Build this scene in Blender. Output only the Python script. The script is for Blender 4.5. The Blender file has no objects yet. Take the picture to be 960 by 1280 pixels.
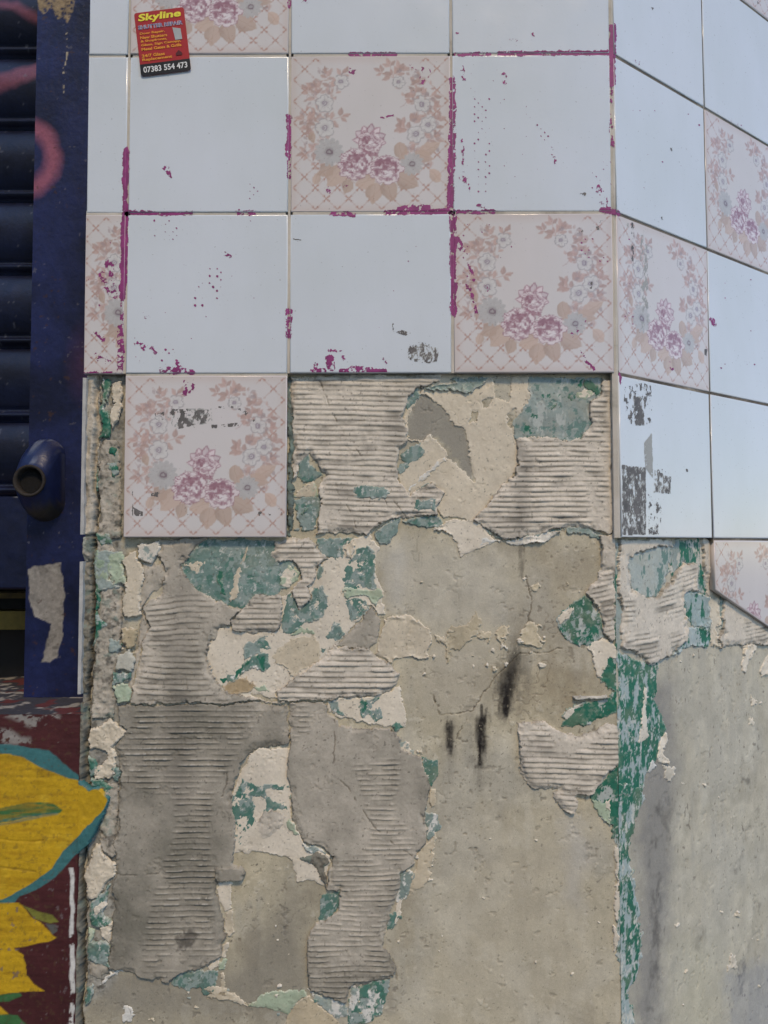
import bpy, math, random
import numpy as np
from mathutils import Matrix, Vector
random.seed(7); np.random.seed(7)
SC = bpy.context.scene
COL = SC.collection

# ------------------------------------------------------------------ camera
P = 0.15                                   # tile pitch in metres
F, CX, CZ, CD, PITCH, YAW, ROLL = 947.384, -1.397695 * P, -3.045157 * P, 4.568322 * P, 0.0448164, -0.0046061, -0.0010390
ANG = 0.6251481                            # how far the right-hand face turns back
EYE = 1.40
Z0 = EYE - CZ                              # first horizontal joint line
CAM = np.array([CX, -CD, EYE])
cy_, sy_ = math.cos(YAW), math.sin(YAW); cp_, sp_ = math.cos(PITCH), math.sin(PITCH); cr_, sr_ = math.cos(ROLL), math.sin(ROLL)
Rz = np.array([[cy_, -sy_, 0], [sy_, cy_, 0], [0, 0, 1]]); Rx = np.array([[1, 0, 0], [0, cp_, sp_], [0, -sp_, cp_]])
M3 = Rx @ Rz
AX_R = cr_ * M3[0] + sr_ * M3[2]; AX_U = cr_ * M3[2] - sr_ * M3[0]; AX_F = M3[1]
cam = bpy.data.cameras.new('camera'); cam_o = bpy.data.objects.new('camera', cam); COL.objects.link(cam_o)
cam.sensor_fit = 'HORIZONTAL'; cam.sensor_width = 36; cam.lens = F / 960 * 36; cam.clip_start = 0.02; cam.clip_end = 500
cam_o.matrix_world = Matrix([[AX_R[i], AX_U[i], -AX_F[i], CAM[i]] for i in range(3)] + [[0, 0, 0, 1]])
SC.camera = cam_o

# ------------------------------------------------------------------ sky, sun, exposure
SUN_EL, SUN_AZ = math.radians(50), math.radians(12)    # azimuth: to the right of straight behind the camera
w = bpy.data.worlds.new('World'); SC.world = w; w.use_nodes = True
nt = w.node_tree; bg = nt.nodes['Background']; sky = nt.nodes.new('ShaderNodeTexSky')
sky.sky_type = 'NISHITA'; sky.sun_disc = False; sky.sun_elevation = SUN_EL
sky.air_density = 1.0; sky.dust_density = 0.0; sky.ozone_density = 3.0
sd_dir = Vector((math.sin(SUN_AZ) * math.cos(SUN_EL), -math.cos(SUN_AZ) * math.cos(SUN_EL), math.sin(SUN_EL)))
sky.sun_rotation = math.atan2(sd_dir.x, sd_dir.y)
nt.links.new(sky.outputs[0], bg.inputs[0]); bg.inputs[1].default_value = 0.15
sun = bpy.data.lights.new('sun', 'SUN'); sun.energy = 1.3; sun.angle = math.radians(11); sun.color = (1.0, 0.76, 0.46)
sun_o = bpy.data.objects.new('sun', sun); COL.objects.link(sun_o); sun_o.rotation_euler = sd_dir.to_track_quat('Z', 'Y').to_euler(); sun_o.location = (1, -2, 4)
SC.view_settings.view_transform = 'Standard'; SC.view_settings.look = 'None'; SC.view_settings.gamma = 1; SC.view_settings.exposure = 0.71
TERR_X, TERR_H = 2.0, 9.5
KAL = 1.0                                  # display colour -> surface albedo

# ------------------------------------------------------------------ helpers
def lin(c):
    c = np.asarray(c, float) / 255.0
    return np.where(c <= 0.04045, c / 12.92, ((c + 0.055) / 1.055) ** 2.4)
def alb(c): return np.clip(lin(c) * KAL, 0, 0.85)
_T = np.random.RandomState(11).rand(256, 256) * 2 - 1
def vn(x, y, seed=0):
    x = np.asarray(x, float) + seed * 17.37; y = np.asarray(y, float) + seed * 31.91
    xi = np.floor(x); yi = np.floor(y); fx = x - xi; fy = y - yi
    xi = xi.astype(np.int64); yi = yi.astype(np.int64)
    fx = fx * fx * (3 - 2 * fx); fy = fy * fy * (3 - 2 * fy)
    a = _T[xi & 255, yi & 255]; b = _T[(xi + 1) & 255, yi & 255]; c = _T[xi & 255, (yi + 1) & 255]; d = _T[(xi + 1) & 255, (yi + 1) & 255]
    return (a * (1 - fx) + b * fx) * (1 - fy) + (c * (1 - fx) + d * fx) * fy
def fbm(x, y, sc, oc=4, seed=0, gain=0.5):
    r = 0; a = 1; t = 0; f = 1.0 / sc
    for k in range(oc):
        r = r + a * vn(x * f, y * f, seed + k * 3); t += a; a *= gain; f *= 2.03
    return r / t * 1.5
def sst(a, b, x):
    t = np.clip((x - a) / (b - a), 0, 1); return t * t * (3 - 2 * t)
def mix(a, b, t): return a + (b - a) * t
def Q(s): return np.array([[float(v) for v in p.split(',')] for p in s.split()])
def Z(x0, y0, k, s): return Q(s) / k + np.array([x0, y0])
def cat(*a): return np.concatenate(a)
def sdpoly(pts, x, y):
    d = np.full(x.shape, 1e9); ins = np.zeros(x.shape, bool); n = len(pts)
    for i in range(n):
        ax, ay = pts[i]; bx, by = pts[(i + 1) % n]
        ex, ey = bx - ax, by - ay; L = ex * ex + ey * ey + 1e-9
        t = np.clip(((x - ax) * ex + (y - ay) * ey) / L, 0, 1)
        d = np.minimum(d, (x - ax - t * ex) ** 2 + (y - ay - t * ey) ** 2)
        if ay != by:
            ins ^= ((ay > y) != (by > y)) & (x < ex * (y - ay) / (by - ay) + ax)
    d = np.sqrt(d); return np.where(ins, -d, d)
def sdline(pts, x, y):
    d = np.full(x.shape, 1e9)
    for i in range(len(pts) - 1):
        ax, ay = pts[i]; bx, by = pts[i + 1]; ex, ey = bx - ax, by - ay; L = ex * ex + ey * ey + 1e-9
        t = np.clip(((x - ax) * ex + (y - ay) * ey) / L, 0, 1)
        d = np.minimum(d, (x - ax - t * ex) ** 2 + (y - ay - t * ey) ** 2)
    return np.sqrt(d)
def project(Pw):
    d = Pw - CAM; f = d @ AX_F
    return 480 + F * (d @ AX_R) / f, 640 - F * (d @ AX_U) / f
def unproject_y(px, py, y):                # pixel -> point on the plane y = const
    r = AX_F + AX_R * ((px - 480) / F) - AX_U * ((py - 640) / F)
    t = (y - CAM[1]) / r[1]; return CAM + t * r

# ------------------------------------------------------------------ materials
def new_mat(name):
    m = bpy.data.materials.new(name); m.use_nodes = True
    return m, m.node_tree, m.node_tree.nodes['Principled BSDF']
def coords(nt, scale=1.0, sc3=None):
    g = nt.nodes.new('ShaderNodeNewGeometry'); mp = nt.nodes.new('ShaderNodeMapping')
    nt.links.new(g.outputs['Position'], mp.inputs[0]); mp.inputs['Scale'].default_value = sc3 or (scale,) * 3
    return mp.outputs[0]
def noise_n(nt, vec, scale, detail=4, rough=0.6):
    n = nt.nodes.new('ShaderNodeTexNoise'); n.inputs['Scale'].default_value = scale; n.inputs['Detail'].default_value = detail; n.inputs['Roughness'].default_value = rough
    nt.links.new(vec, n.inputs['Vector']); return n.outputs['Fac']
def ramp(nt, fac, stops):
    r = nt.nodes.new('ShaderNodeValToRGB'); e = r.color_ramp.elements
    while len(e) < len(stops): e.new(0.5)
    for k, (p, c) in enumerate(stops):
        e[k].position = p; e[k].color = (*c, 1) if not np.isscalar(c) else (c, c, c, 1)
    nt.links.new(fac, r.inputs[0]); return r.outputs[0]
def mulcol(nt, a, b, fac=1.0):
    m = nt.nodes.new('ShaderNodeMix'); m.data_type = 'RGBA'; m.blend_type = 'MULTIPLY'; m.inputs[0].default_value = fac
    for s, v in ((6, a), (7, b)):
        if hasattr(v, 'is_output'): nt.links.new(v, m.inputs[s])
        else: m.inputs[s].default_value = (*v, 1)
    return m.outputs[2]
def bump(nt, h, strength, dist, bs):
    b = nt.nodes.new('ShaderNodeBump'); b.inputs['Strength'].default_value = strength; b.inputs['Distance'].default_value = dist
    nt.links.new(h, b.inputs['Height']); nt.links.new(b.outputs[0], bs.inputs['Normal'])
def vcol_mat(name, rough, grain=0.25, gscale=900, bstr=0.5, bdist=0.0004, spec=0.3):
    m, nt, bs = new_mat(name)
    a = nt.nodes.new('ShaderNodeAttribute'); a.attribute_name = 'tint'
    v = coords(nt); n = noise_n(nt, v, gscale, 5, 0.65)
    g = ramp(nt, n, [(0.25, 1 - grain), (0.75, 1 + grain * 0.6)])
    nt.links.new(mulcol(nt, a.outputs['Color'], g), bs.inputs['Base Color'])
    bs.inputs['Roughness'].default_value = rough; bs.inputs['Specular IOR Level'].default_value = spec
    bump(nt, n, bstr, bdist, bs); return m
MAT = {}
MAT['render'] = vcol_mat('weathered_render', 0.9, 0.16, 900, 0.35, 0.0003)
MAT['adhesive'] = vcol_mat('tile_adhesive', 0.92, 0.14, 1100, 0.25, 0.0002)
MAT['paint'] = vcol_mat('old_paint', 0.6, 0.12, 600, 0.25, 0.0002, 0.4)
MAT['steel'] = vcol_mat('painted_steel', 0.34, 0.25, 220, 0.4, 0.0008, 0.5)
MAT['mural'] = vcol_mat('mural_paint', 0.6, 0.16, 300, 0.35, 0.0006, 0.4)
MAT['residue'] = vcol_mat('paint_residue', 0.55, 0.2, 900, 0.2, 0.0001, 0.4)
def glaze(name, base=None):
    m, nt, bs = new_mat(name)
    v = coords(nt); big = noise_n(nt, v, 9, 3, 0.5); st = noise_n(nt, coords(nt, sc3=(30, 30, 12)), 1.0, 4, 0.6)
    d1 = ramp(nt, big, [(0.3, (0.94, 0.95, 0.925)), (0.7, (1, 1, 1))]); d2 = ramp(nt, st, [(0.3, (0.975, 0.975, 0.97)), (0.6, (1, 1, 1))])
    d = mulcol(nt, d1, d2)
    if base is None:
        a = nt.nodes.new('ShaderNodeAttribute'); a.attribute_name = 'tint'; c = mulcol(nt, a.outputs['Color'], d)
    else: c = mulcol(nt, base, d)
    sp = noise_n(nt, v, 420, 2, 0.5); dirt = ramp(nt, sp, [(0.26, (0.55, 0.53, 0.5)), (0.30, (1, 1, 1))])
    c = mulcol(nt, c, dirt, 0.6)
    nt.links.new(c, bs.inputs['Base Color'])
    r = ramp(nt, noise_n(nt, v, 40, 4, 0.6), [(0.35, 0.12), (0.7, 0.20)]); nt.links.new(r, bs.inputs['Roughness'])
    bs.inputs['Specular IOR Level'].default_value = 0.5
    bump(nt, noise_n(nt, v, 260, 2, 0.5), 0.12, 0.0004, bs); return m
MAT['white_glaze'] = glaze('white_glaze', tuple(alb((213, 218, 224))))
MAT['print_glaze'] = glaze('printed_glaze')
MAT['cream_glaze'] = glaze('cream_glaze', tuple(alb((213, 204, 203))))
def plain(name, c, rough=0.8, var=0.25, scale=40, bstr=0.3, bdist=0.001, metal=0.0):
    m, nt, bs = new_mat(name); v = coords(nt); n = noise_n(nt, v, scale, 6, 0.65)
    nt.links.new(mulcol(nt, tuple(alb(c)), ramp(nt, n, [(0.3, 1 - var), (0.7, 1 + var * 0.3)])), bs.inputs['Base Color'])
    bs.inputs['Roughness'].default_value = rough; bs.inputs['Metallic'].default_value = metal; bump(nt, n, bstr, bdist, bs); return m
def grout_mat():
    m, nt, bs = new_mat('grout'); v = coords(nt)
    n = noise_n(nt, v, 22, 5, 0.6)
    c = ramp(nt, n, [(0.25, tuple(alb((120, 112, 98)))), (0.42, tuple(alb((186, 178, 164)))), (0.7, tuple(alb((206, 198, 186))))])
    nt.links.new(c, bs.inputs['Base Color']); bs.inputs['Roughness'].default_value = 0.9
    bump(nt, noise_n(nt, v, 500, 4, 0.6), 0.6, 0.0006, bs); return m
def dirty_grout():
    m, nt, bs = new_mat('dirty_grout'); v = coords(nt); n = noise_n(nt, v, 16, 5, 0.65)
    c = ramp(nt, n, [(0.35, tuple(alb((62, 58, 54)))), (0.6, tuple(alb((118, 110, 98)))), (0.75, tuple(alb((172, 164, 150))))])
    nt.links.new(c, bs.inputs['Base Color']); bs.inputs['Roughness'].default_value = 0.9
    bump(nt, noise_n(nt, v, 500, 4, 0.6), 0.6, 0.0006, bs); return m
MAT['grout'] = grout_mat(); MAT['dirty_grout'] = dirty_grout()
MAT['core'] = plain('plain_render', (190, 182, 162), 0.92, 0.22, 14, 0.5, 0.002)
MAT['trim'] = plain('white_trim', (186, 184, 180), 0.45, 0.3, 60, 0.2, 0.0004)

# ------------------------------------------------------------------ object helpers
def mesh_np(name, V, Fq, tint=None, smooth=True, mats=None, tris=False):
    me = bpy.data.meshes.new(name); k = 3 if tris else 4; n = len(Fq)
    me.vertices.add(len(V)); me.vertices.foreach_set('co', np.asarray(V, np.float32).ravel())
    me.loops.add(n * k); me.loops.foreach_set('vertex_index', np.asarray(Fq, np.int32).ravel())
    me.polygons.add(n); me.polygons.foreach_set('loop_start', np.arange(0, n * k, k, dtype=np.int32))
    me.polygons.foreach_set('use_smooth', np.full(n, smooth))
    if tint is not None:
        a = me.attributes.new('tint', 'FLOAT_COLOR', 'POINT')
        c = np.ones((len(V), 4), np.float32); c[:, :3] = tint; a.data.foreach_set('color', c.ravel())
    me.update(calc_edges=True); me.validate()
    if mats: me.materials.append(mats)
    return me
def link(name, me, parent=None, world=True):
    o = bpy.data.objects.new(name, me); COL.objects.link(o)
    if parent is not None:
        o.parent = parent
        if world: o.matrix_parent_inverse = parent_inv(parent)
    return o
def parent_inv(p):
    m = Matrix.Identity(4); chain = []
    while p is not None: chain.append(p); p = p.parent
    for q in reversed(chain): m = m @ q.matrix_parent_inverse @ q.matrix_basis
    return m.inverted()
def poly_mesh(name, V, faces, mat, smooth=False):
    me = bpy.data.meshes.new(name); me.from_pydata([tuple(map(float, v)) for v in V], [], faces); me.update()
    if smooth:
        for p in me.polygons: p.use_smooth = True
    me.materials.append(mat); return me
def box(name, lo, hi, mat, parent=None):
    V = [(x, y, z) for x in (lo[0], hi[0]) for y in (lo[1], hi[1]) for z in (lo[2], hi[2])]
    Fc = [(0, 1, 3, 2), (4, 6, 7, 5), (0, 4, 5, 1), (2, 3, 7, 6), (0, 2, 6, 4), (1, 5, 7, 3)]
    return link(name, poly_mesh(name, V, Fc, mat), parent)
def tag(o, label, cat=None, group=None, kind=None):
    o['label'] = label
    if cat: o['category'] = cat
    if group: o['group'] = group
    if kind: o['kind'] = kind
    return o
def empty(name, loc, label, cat):
    e = bpy.data.objects.new(name, None); COL.objects.link(e); e.location = loc; e.empty_display_size = 0.1
    return tag(e, label, cat)

# ------------------------------------------------------------------ ground
gm = plain('pavement_asphalt', (112, 110, 106), 0.95, 0.35, 60, 0.6, 0.004)
g = link('pavement', poly_mesh('pavement', [(-60, -60, 0), (60, -60, 0), (60, 60, 0), (-60, 60, 0)], [(0, 1, 2, 3)], gm)); g['kind'] = 'structure'

# ------------------------------------------------------------------ unseen terrace added behind the camera to keep sky off the front face
def terrace():
    e = empty('terrace_blocker', (-11.0, -9.0, 0), 'unseen terrace added across the street to block sky from the front face', 'building')
    x0, x1, H, y = -24.0, TERR_X, TERR_H, -9.0
    wm = plain('blocker_render', (176, 164, 146), .9, .2, 1.5, .3, .004); gm_ = plain('blocker_glass', (40, 46, 54), .1, .1, 2, .02, .001); fm = plain('blocker_frame', (196, 194, 188), .5, .1, 6, .1, .001)
    box('facade', (x0, y - 6, 0), (x1, y, H), wm, e); box('cornice', (x0 - .1, y, H - .5), (x1 + .1, y + .25, H - .2), fm, e)
    x = x0 + 1.2
    while x < x1 - 1.6:
        for z in (0.9, 4.0):
            f = box('window', (x, y, z), (x + 1.1, y + .05, z + 1.7), fm, e); box('pane', (x + .08, y + .052, z + .08), (x + 1.02, y + .06, z + 1.62), gm_, f)
        x += 2.6
terrace()

# ------------------------------------------------------------------ the wall
DEP = 0.0085                               # base render lies this far behind the tile faces
WALL_L = -3.25 * P
wall = empty('tiled_wall', (0, 0, 0), 'corner wall with white and floral tiles above a stripped patchwork of adhesive and old paint', 'wall')
DR = np.array([math.cos(ANG), math.sin(ANG), 0.0]); NR = np.array([math.sin(ANG), -math.cos(ANG), 0.0])
DF = np.array([1.0, 0, 0]); NF = np.array([0, -1.0, 0]); UP = np.array([0, 0, 1.0])
CORN = -DEP * math.tan(ANG / 2)            # where the base planes meet
# solid core behind the two faces, down to the pavement and above the picture
dd = DEP + 0.006; fx = -dd * math.tan(ANG / 2)
c0 = np.array([WALL_L + 0.001, dd, 0]); c1 = np.array([fx, dd, 0]); c2 = c1 + DR * 0.75
foot = [c0, c1, c2, c2 - NR * 0.3, np.array([0.12, 0.42, 0]), np.array([WALL_L + 0.001, 0.42, 0])]
V = [p for p in foot] + [p + UP * 2.6 for p in foot]; n = len(foot)
link('wall_core', poly_mesh('wall_core', V, [tuple(range(n))[::-1], tuple(range(n, 2 * n))] + [(i, (i + 1) % n, n + (i + 1) % n, n + i) for i in range(n)], MAT['core']), wall)

class Face:                                # fine relief grid on one face of the wall
    def __init__(s, org, d, nrm, s0, s1, z0, z1, res):
        s.d, s.n = d, nrm
        s.sv = np.arange(s0, s1 + res * 0.5, res); s.zv = np.arange(z0, z1 + res * 0.5, res)
        s.sv[-1] = s1
        s.S, s.ZZ = np.meshgrid(s.sv, s.zv, indexing='xy')
        s.org = org
        s.B = org + s.S[..., None] * d + s.ZZ[..., None] * UP
        s.px, s.py = project(s.B + nrm * 0.0015)
        a, b = s.S * 1000, s.ZZ * 1000; s.a, s.b = a, b
        s.wx = 3.4 * fbm(a, b, 26, 3, 1) + 2.3 * fbm(a, b, 6, 4, 2, 0.65)
        s.wy = 3.4 * fbm(a, b, 26, 3, 5) + 2.3 * fbm(a, b, 6, 4, 6, 0.65)
        s.n1 = fbm(a, b, 60, 4, 20); s.n2 = fbm(a, b, 14, 4, 23); s.n3 = fbm(a, b, 3, 3, 26); s.n4 = fbm(a, b, 1.4, 2, 29)
        s.vs = fbm(a, b * 0.12, 9, 4, 33)      # vertical streaks
        s.h0 = np.zeros(s.S.shape); s.top = np.full(s.S.shape, -1.0); s.cov = np.zeros(s.S.shape, bool)
    def win(s, pts, m=9):
        x0, y0 = pts.min(0) - m; x1, y1 = pts.max(0) + m
        k = (s.px > x0) & (s.px < x1) & (s.py > y0) & (s.py < y1)
        if not k.any(): return None
        r = np.where(k.any(1))[0]; c = np.where(k.any(0))[0]
        return slice(r[0], r[-1] + 1), slice(c[0], c[-1] + 1)
    def sd(s, pts, w, k=1.0, line=False):
        f = sdline if line else sdpoly
        return f(pts, s.px[w] + s.wx[w] * k, s.py[w] + s.wy[w] * k)
    def build(s, name, w, keep, h, tint, mat, parent):
        kc = keep[:-1, :-1] | keep[1:, :-1] | keep[:-1, 1:] | keep[1:, 1:]
        if not kc.any(): return None
        ny, nx = keep.shape; idx = np.arange(ny * nx).reshape(ny, nx)
        q = np.stack([idx[:-1, :-1], idx[:-1, 1:], idx[1:, 1:], idx[1:, :-1]], -1)[kc]
        u, inv = np.unique(q, return_inverse=True)
        Vv = (s.B[w] + h[..., None] * s.n).reshape(-1, 3)[u]
        me = mesh_np(name, Vv, inv.reshape(q.shape), tint.reshape(-1, 3)[u], True, mat)
        return link(name, me, parent)

ZT = Z0 - 2 * P + 0.003
FR = Face(np.array([0, DEP, 0]), DF, NF, WALL_L + 0.0010, CORN, 0.955, ZT, 0.00073)
RT = Face(np.array([CORN, DEP, 0]), DR, NR, 0.0, 0.33, 0.875, Z0 - 3 * P + 0.003, 0.00092)

# ---- colours (as seen) --------------------------------------------------
C_BEIGE, C_GREY, C_LIGHT = alb((192, 182, 157)), alb((172, 166, 150)), alb((210, 203, 184))
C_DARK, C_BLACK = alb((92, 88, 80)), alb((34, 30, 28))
CREAM, TAN, WHITE = alb((224, 213, 194)), alb((190, 174, 142)), alb((218, 216, 208))
TEAL, TEALP, GREEN, PGREEN = alb((106, 134, 126)), alb((150, 162, 156)), alb((38, 108, 86)), alb((172, 186, 160))
PALEB = alb((170, 184, 184))
ADH, ADHD = alb((212, 202, 186)), alb((126, 122, 110))

# ---- base coat ----------------------------------------------------------
BLK = [  # black run stains: polyline px, half width, strength
    (Q('602,884 603,900'), 1.6, .8), (Q('603,902 602,932'), 5.4, 1.0), (Q('602,930 600,956'), 3.4, 1.0), (Q('606,890 607,912'), 1.5, .7), (Q('563,904 564,915'), 1.6, .7), (Q('564,912 563,934'), 4.2, 0.9), (Q('563,932 565,944'), 1.8, .7), (Q('600,955 600,985'), 3, .22), (Q('566,945 566,975'), 3, .18), (Q('644,822 638,846'), 8.5, 0.6), (Q('637,842 629,862'), 7.5, 0.85), (Q('638,860 633,884'), 6, .8), (Q('632,880 632,898'), 3.4, 1.0), (Q('631,862 631,892'), 4, 0.9),
    (Q('648,800 640,835'), 8, 0.45), (Q('652,650 652,720'), 2.0, 0.45)]
CRACKS = [Q('540,870 553,897 590,888 603,866 625,838 650,816 700,813'), Q('655,720 662,745 664,780'), Q('536,868 545,880'), Q('580,910 572,925')]
def base_coat(fc, front):
    w = (slice(None), slice(None)); a, b = fc.a, fc.b
    h = 0.0006 * fc.n1 + 0.00018 * fc.n2 + 0.00006 * fc.n3 + 0.00003 * fc.n4 + 0.00006 * fc.vs
    pit = sst(0.80, 0.95, fbm(a, b, 4.5, 2, 41)) * sst(-0.2, 0.5, fc.n1 + fc.n2); h -= 0.0005 * pit
    scr = sst(0.55, 0.8, fbm(a * 0.5 + b * 0.25, b * 1.2 - a * 0.2, 11, 3, 44))
    lump = sst(0.66, 0.74, fbm(a, b, 7.5, 4, 46, .6)) * sst(-.1, .5, fbm(a, b, 70, 2, 47)); h += 0.0004 * lump
    dent = sst(0.70, 0.82, fbm(a * .8, b, 9, 4, 48, .6)); h -= 0.0005 * dent
    hair = sst(0.035, 0.0, np.abs(fbm(a, b, 38, 4, 49, .6))) * sst(0.35, 0.7, fbm(a, b, 45, 2, 52)); h -= 0.0004 * hair
    c = mix(C_BEIGE, C_GREY, sst(-0.25, 0.75, fc.n1 + 0.35 * fc.vs)[..., None])
    c = mix(c, C_LIGHT, (0.55 * sst(0.1, 0.9, fbm(a, b, 40, 4, 50)))[..., None])
    c = c * (1 + 0.13 * fc.n2 + 0.06 * fc.n1 + 0.06 * fc.n3 + 0.05 * fc.n4 + 0.05 * fc.vs)[..., None]
    c = mix(c, C_LIGHT * 1.05, (0.5 * scr * sst(0.1, 0.5, fc.n3))[..., None])
    c = mix(c, C_DARK, (0.55 * pit)[..., None])
    c = mix(c, C_DARK, (0.75 * sst(0.93, 1.05, fbm(a, b, 1.8, 2, 53)))[..., None])
    c = mix(c, C_LIGHT * 1.08, (0.4 * lump)[..., None]); c = mix(c, C_DARK * 1.2, (0.35 * dent + 0.5 * hair)[..., None])
    c = mix(c, C_LIGHT * 1.1, (0.4 * sst(0.35, 0.75, fbm(a, b * .6, 16, 5, 55, .6)))[..., None]); c = mix(c, alb((140, 128, 106)), (0.4 * sst(0.2, 0.8, fbm(a, b * .5, 30, 5, 57, .6)))[..., None])
    X, Y = fc.px, fc.py
    def soft(pts, wd, k=1.0): return np.clip(0.5 - sdpoly(pts, X + fc.wx * 2 * k, Y + fc.wy * 2 * k) / wd, 0, 1)[..., None]
    if front:
        c = mix(c, alb((128, 124, 115)), 0.65 * soft(Q('100,1190 290,1205 380,1060 400,1250 380,1290 100,1290'), 60))
        c = mix(c, alb((196, 190, 176)) * (1 + .10 * fc.n2 + .08 * fc.vs)[..., None], 0.6 * soft(Q('480,680 640,680 640,790 520,800 490,740'), 50)); c = mix(c, alb((172, 162, 144)), 0.4 * soft(Q('650,680 750,680 755,790 650,790'), 40))
        c = mix(c, alb((182, 174, 158)), 0.55 * soft(Q('515,800 620,800 600,900 520,900'), 40))
        c = mix(c, alb((146, 128, 100)), 0.25 * soft(Q('640,790 740,790 750,900 640,900'), 50))
        c = mix(c, alb((186, 178, 160)), 0.5 * soft(Q('520,960 760,1040 765,1290 500,1290'), 120))
        c = mix(c, alb((196, 192, 184)), 0.45 * soft(Q('705,1010 735,1030 730,1140 708,1120'), 22))
        c = mix(c, alb((196, 192, 182)), 0.5 * soft(Q('488,690 512,670 505,770 488,760'), 18))
        c = mix(c, alb((146, 142, 132)), 0.85 * soft(Q('527,488 545,500 560,512 570,525 585,537 587,560 596,602 583,592 560,572 545,545 530,552 510,549 506,535 510,515 518,500'), 8))
        # dull rough mortar strip at the wall's left end
        st = soft(Q('92,465 158,465 158,700 155,900 146,1225 88,1290'), 10, 0.6)
        c = mix(c, alb((150, 147, 138)) * (1 + 0.30 * fc.n2 + 0.2 * fc.n3)[..., None], st)
        h += st[..., 0] * (0.0007 * fbm(a, b, 9, 4, 61) + 0.0004 * fc.n3)
        c = mix(c, C_DARK, st * (0.8 * sst(0.25, 0.7, fbm(a, b, 6, 4, 63)))[..., None])
        gap = sdline(Q('122,472 120,600 118,650 117,700 112,860 108,960 110,1010 106,1080 103,1180 101,1290'), X + fc.wx * .8, Y)
        e = sst(4.0, 1.0, gap); h -= 0.006 * e; c = mix(c, alb((48, 46, 44)), (0.8 * e)[..., None])
        for pl, hw, k in BLK:
            d = sdline(pl, X + fc.wx * .5, Y + fc.wy * 1.2)
            c = mix(c, C_BLACK, (k * sst(hw * 2.3, hw * 0.1, d + 1.6 * fc.n3 + 2.4 * fbm(a, b * .2, 2.5, 3, 59)) * sst(-.9, -.1, fc.n3 + .4))[..., None])
            c = mix(c, C_DARK, (0.35 * k * sst(hw * 6, 0, d) * sst(-0.3, 0.5, fc.n3 + fc.vs))[..., None])
        for pl in CRACKS:
            d = sdline(pl, X + fc.wx * 1.1, Y + fc.wy * 1.1); e = sst(1.2, 0.1, d) * sst(-.5, .1, fc.n2 + .2); h -= 0.001 * e; c = mix(c, C_DARK * 0.6, (0.6 * e)[..., None])
    else:
        c = mix(c, alb((188, 183, 168)) * (1 + 0.14 * fc.n2 + .08 * fc.n1)[..., None], 0.6)
        c = mix(c, alb((120, 116, 110)), (.20 * sst(.2, 1.0, .7 * fc.vs + .6 * fc.n2))[..., None]); c = mix(c, C_LIGHT, (.3 * sst(.2, 1.0, -.5 * fc.vs + .7 * fc.n2))[..., None])
        c = mix(c, alb((100, 92, 84)), (.6 * sst(.86, .95, fbm(a, b * .6, 4, 3, 66)))[..., None])
        c = mix(c, alb((132, 130, 127)), 0.75 * soft(Q('795,870 840,850 850,960 842,1030 832,1290 795,1290 800,1100'), 26))
        for pl, hw, k in [(Q('824,1010 822,1060 820,1110 822,1180 818,1260'), 4.5, 0.75), (Q('838,1000 830,1060'), 6, 0.5), (Q('931,1205 928,1240'), 3.2, 1.0),
                          (Q('947,1130 943,1200'), 4, 0.5), (Q('955,990 935,1050 920,1090'), 3, 0.4), (Q('878,1165 872,1185'), 5, 0.5), (Q('932,975 938,978'), 4, 0.7)]:
            d = sdline(pl, X + fc.wx * .7, Y + fc.wy * .7)
            c = mix(c, alb((70, 67, 64)), (k * .8 * sst(hw * 2.4, 0, d + 3 * fc.n2 + 2.2 * fc.n3) * sst(-.5, .4, fc.n2 + .6 * fbm(a, b * .5, 8, 3, 58)))[..., None])
        c = mix(c, alb((128, 134, 146)), 0.4 * soft(Q('913,1215 960,1200 1010,1200 1010,1300 905,1300'), 18))
        c = mix(c, alb((186, 180, 152)), 0.35 * soft(Q('850,1180 900,1170 900,1300 850,1300'), 40))
    fc.h0 = h
    fc.basec = c
base_coat(FR, True); base_coat(RT, False)

# ---- layers -------------------------------------------------------------
def prof_ridge(fc, w, period, ang=0.0, wob=1.0, seed=0, mode=0):
    a, b = fc.a[w], fc.b[w]
    ph = (b + a * math.tan(ang) + wob * (1.0 * fbm(a, b, 45, 2, 70 + seed) + 0.22 * fbm(a, b * 2, 9, 3, 72 + seed))) / period
    if seed == 2: ph = ph + 7 * ((fc.px[w] - 265) / 85) ** 2 * (fc.px[w] < 265) * sst(850, 730, fc.py[w]) / period      # the comb swung in an arc here
    if seed == 9: ph = ph + 1.2 * np.sin((fc.px[w] - 780) / 40)
    t = ph - np.floor(ph)
    row = np.floor(ph)
    amp = 0.75 + 0.45 * vn(row * 3.7, a / 22, 75 + seed)
    if mode:                               # worn comb marks: thin broken ridges standing on a flat bed
        br = sst(-.45, .1, vn(row * 5.3, a / 9 + .3 * vn(row * 2.1, a / 3, 78), 77 + seed) + .35 * fc.n2[w] + .15)
        return (np.exp(-((t - .5) / .15) ** 2) * br - .55 * np.exp(-((t - .18) / .12) ** 2) * sst(-.3, .5, fc.n1[w] + fc.n2[w])) * np.clip(amp, .4, 1.2) * .9 + .45
    g = np.where(t < 0.26, np.sin(np.clip(t / 0.26, 0, 1) * math.pi / 2) ** 0.8, 1 - 0.7 * ((t - 0.26) / 0.74) ** 1.6)
    return g * np.clip(amp, 0.3, 1.25)
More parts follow.
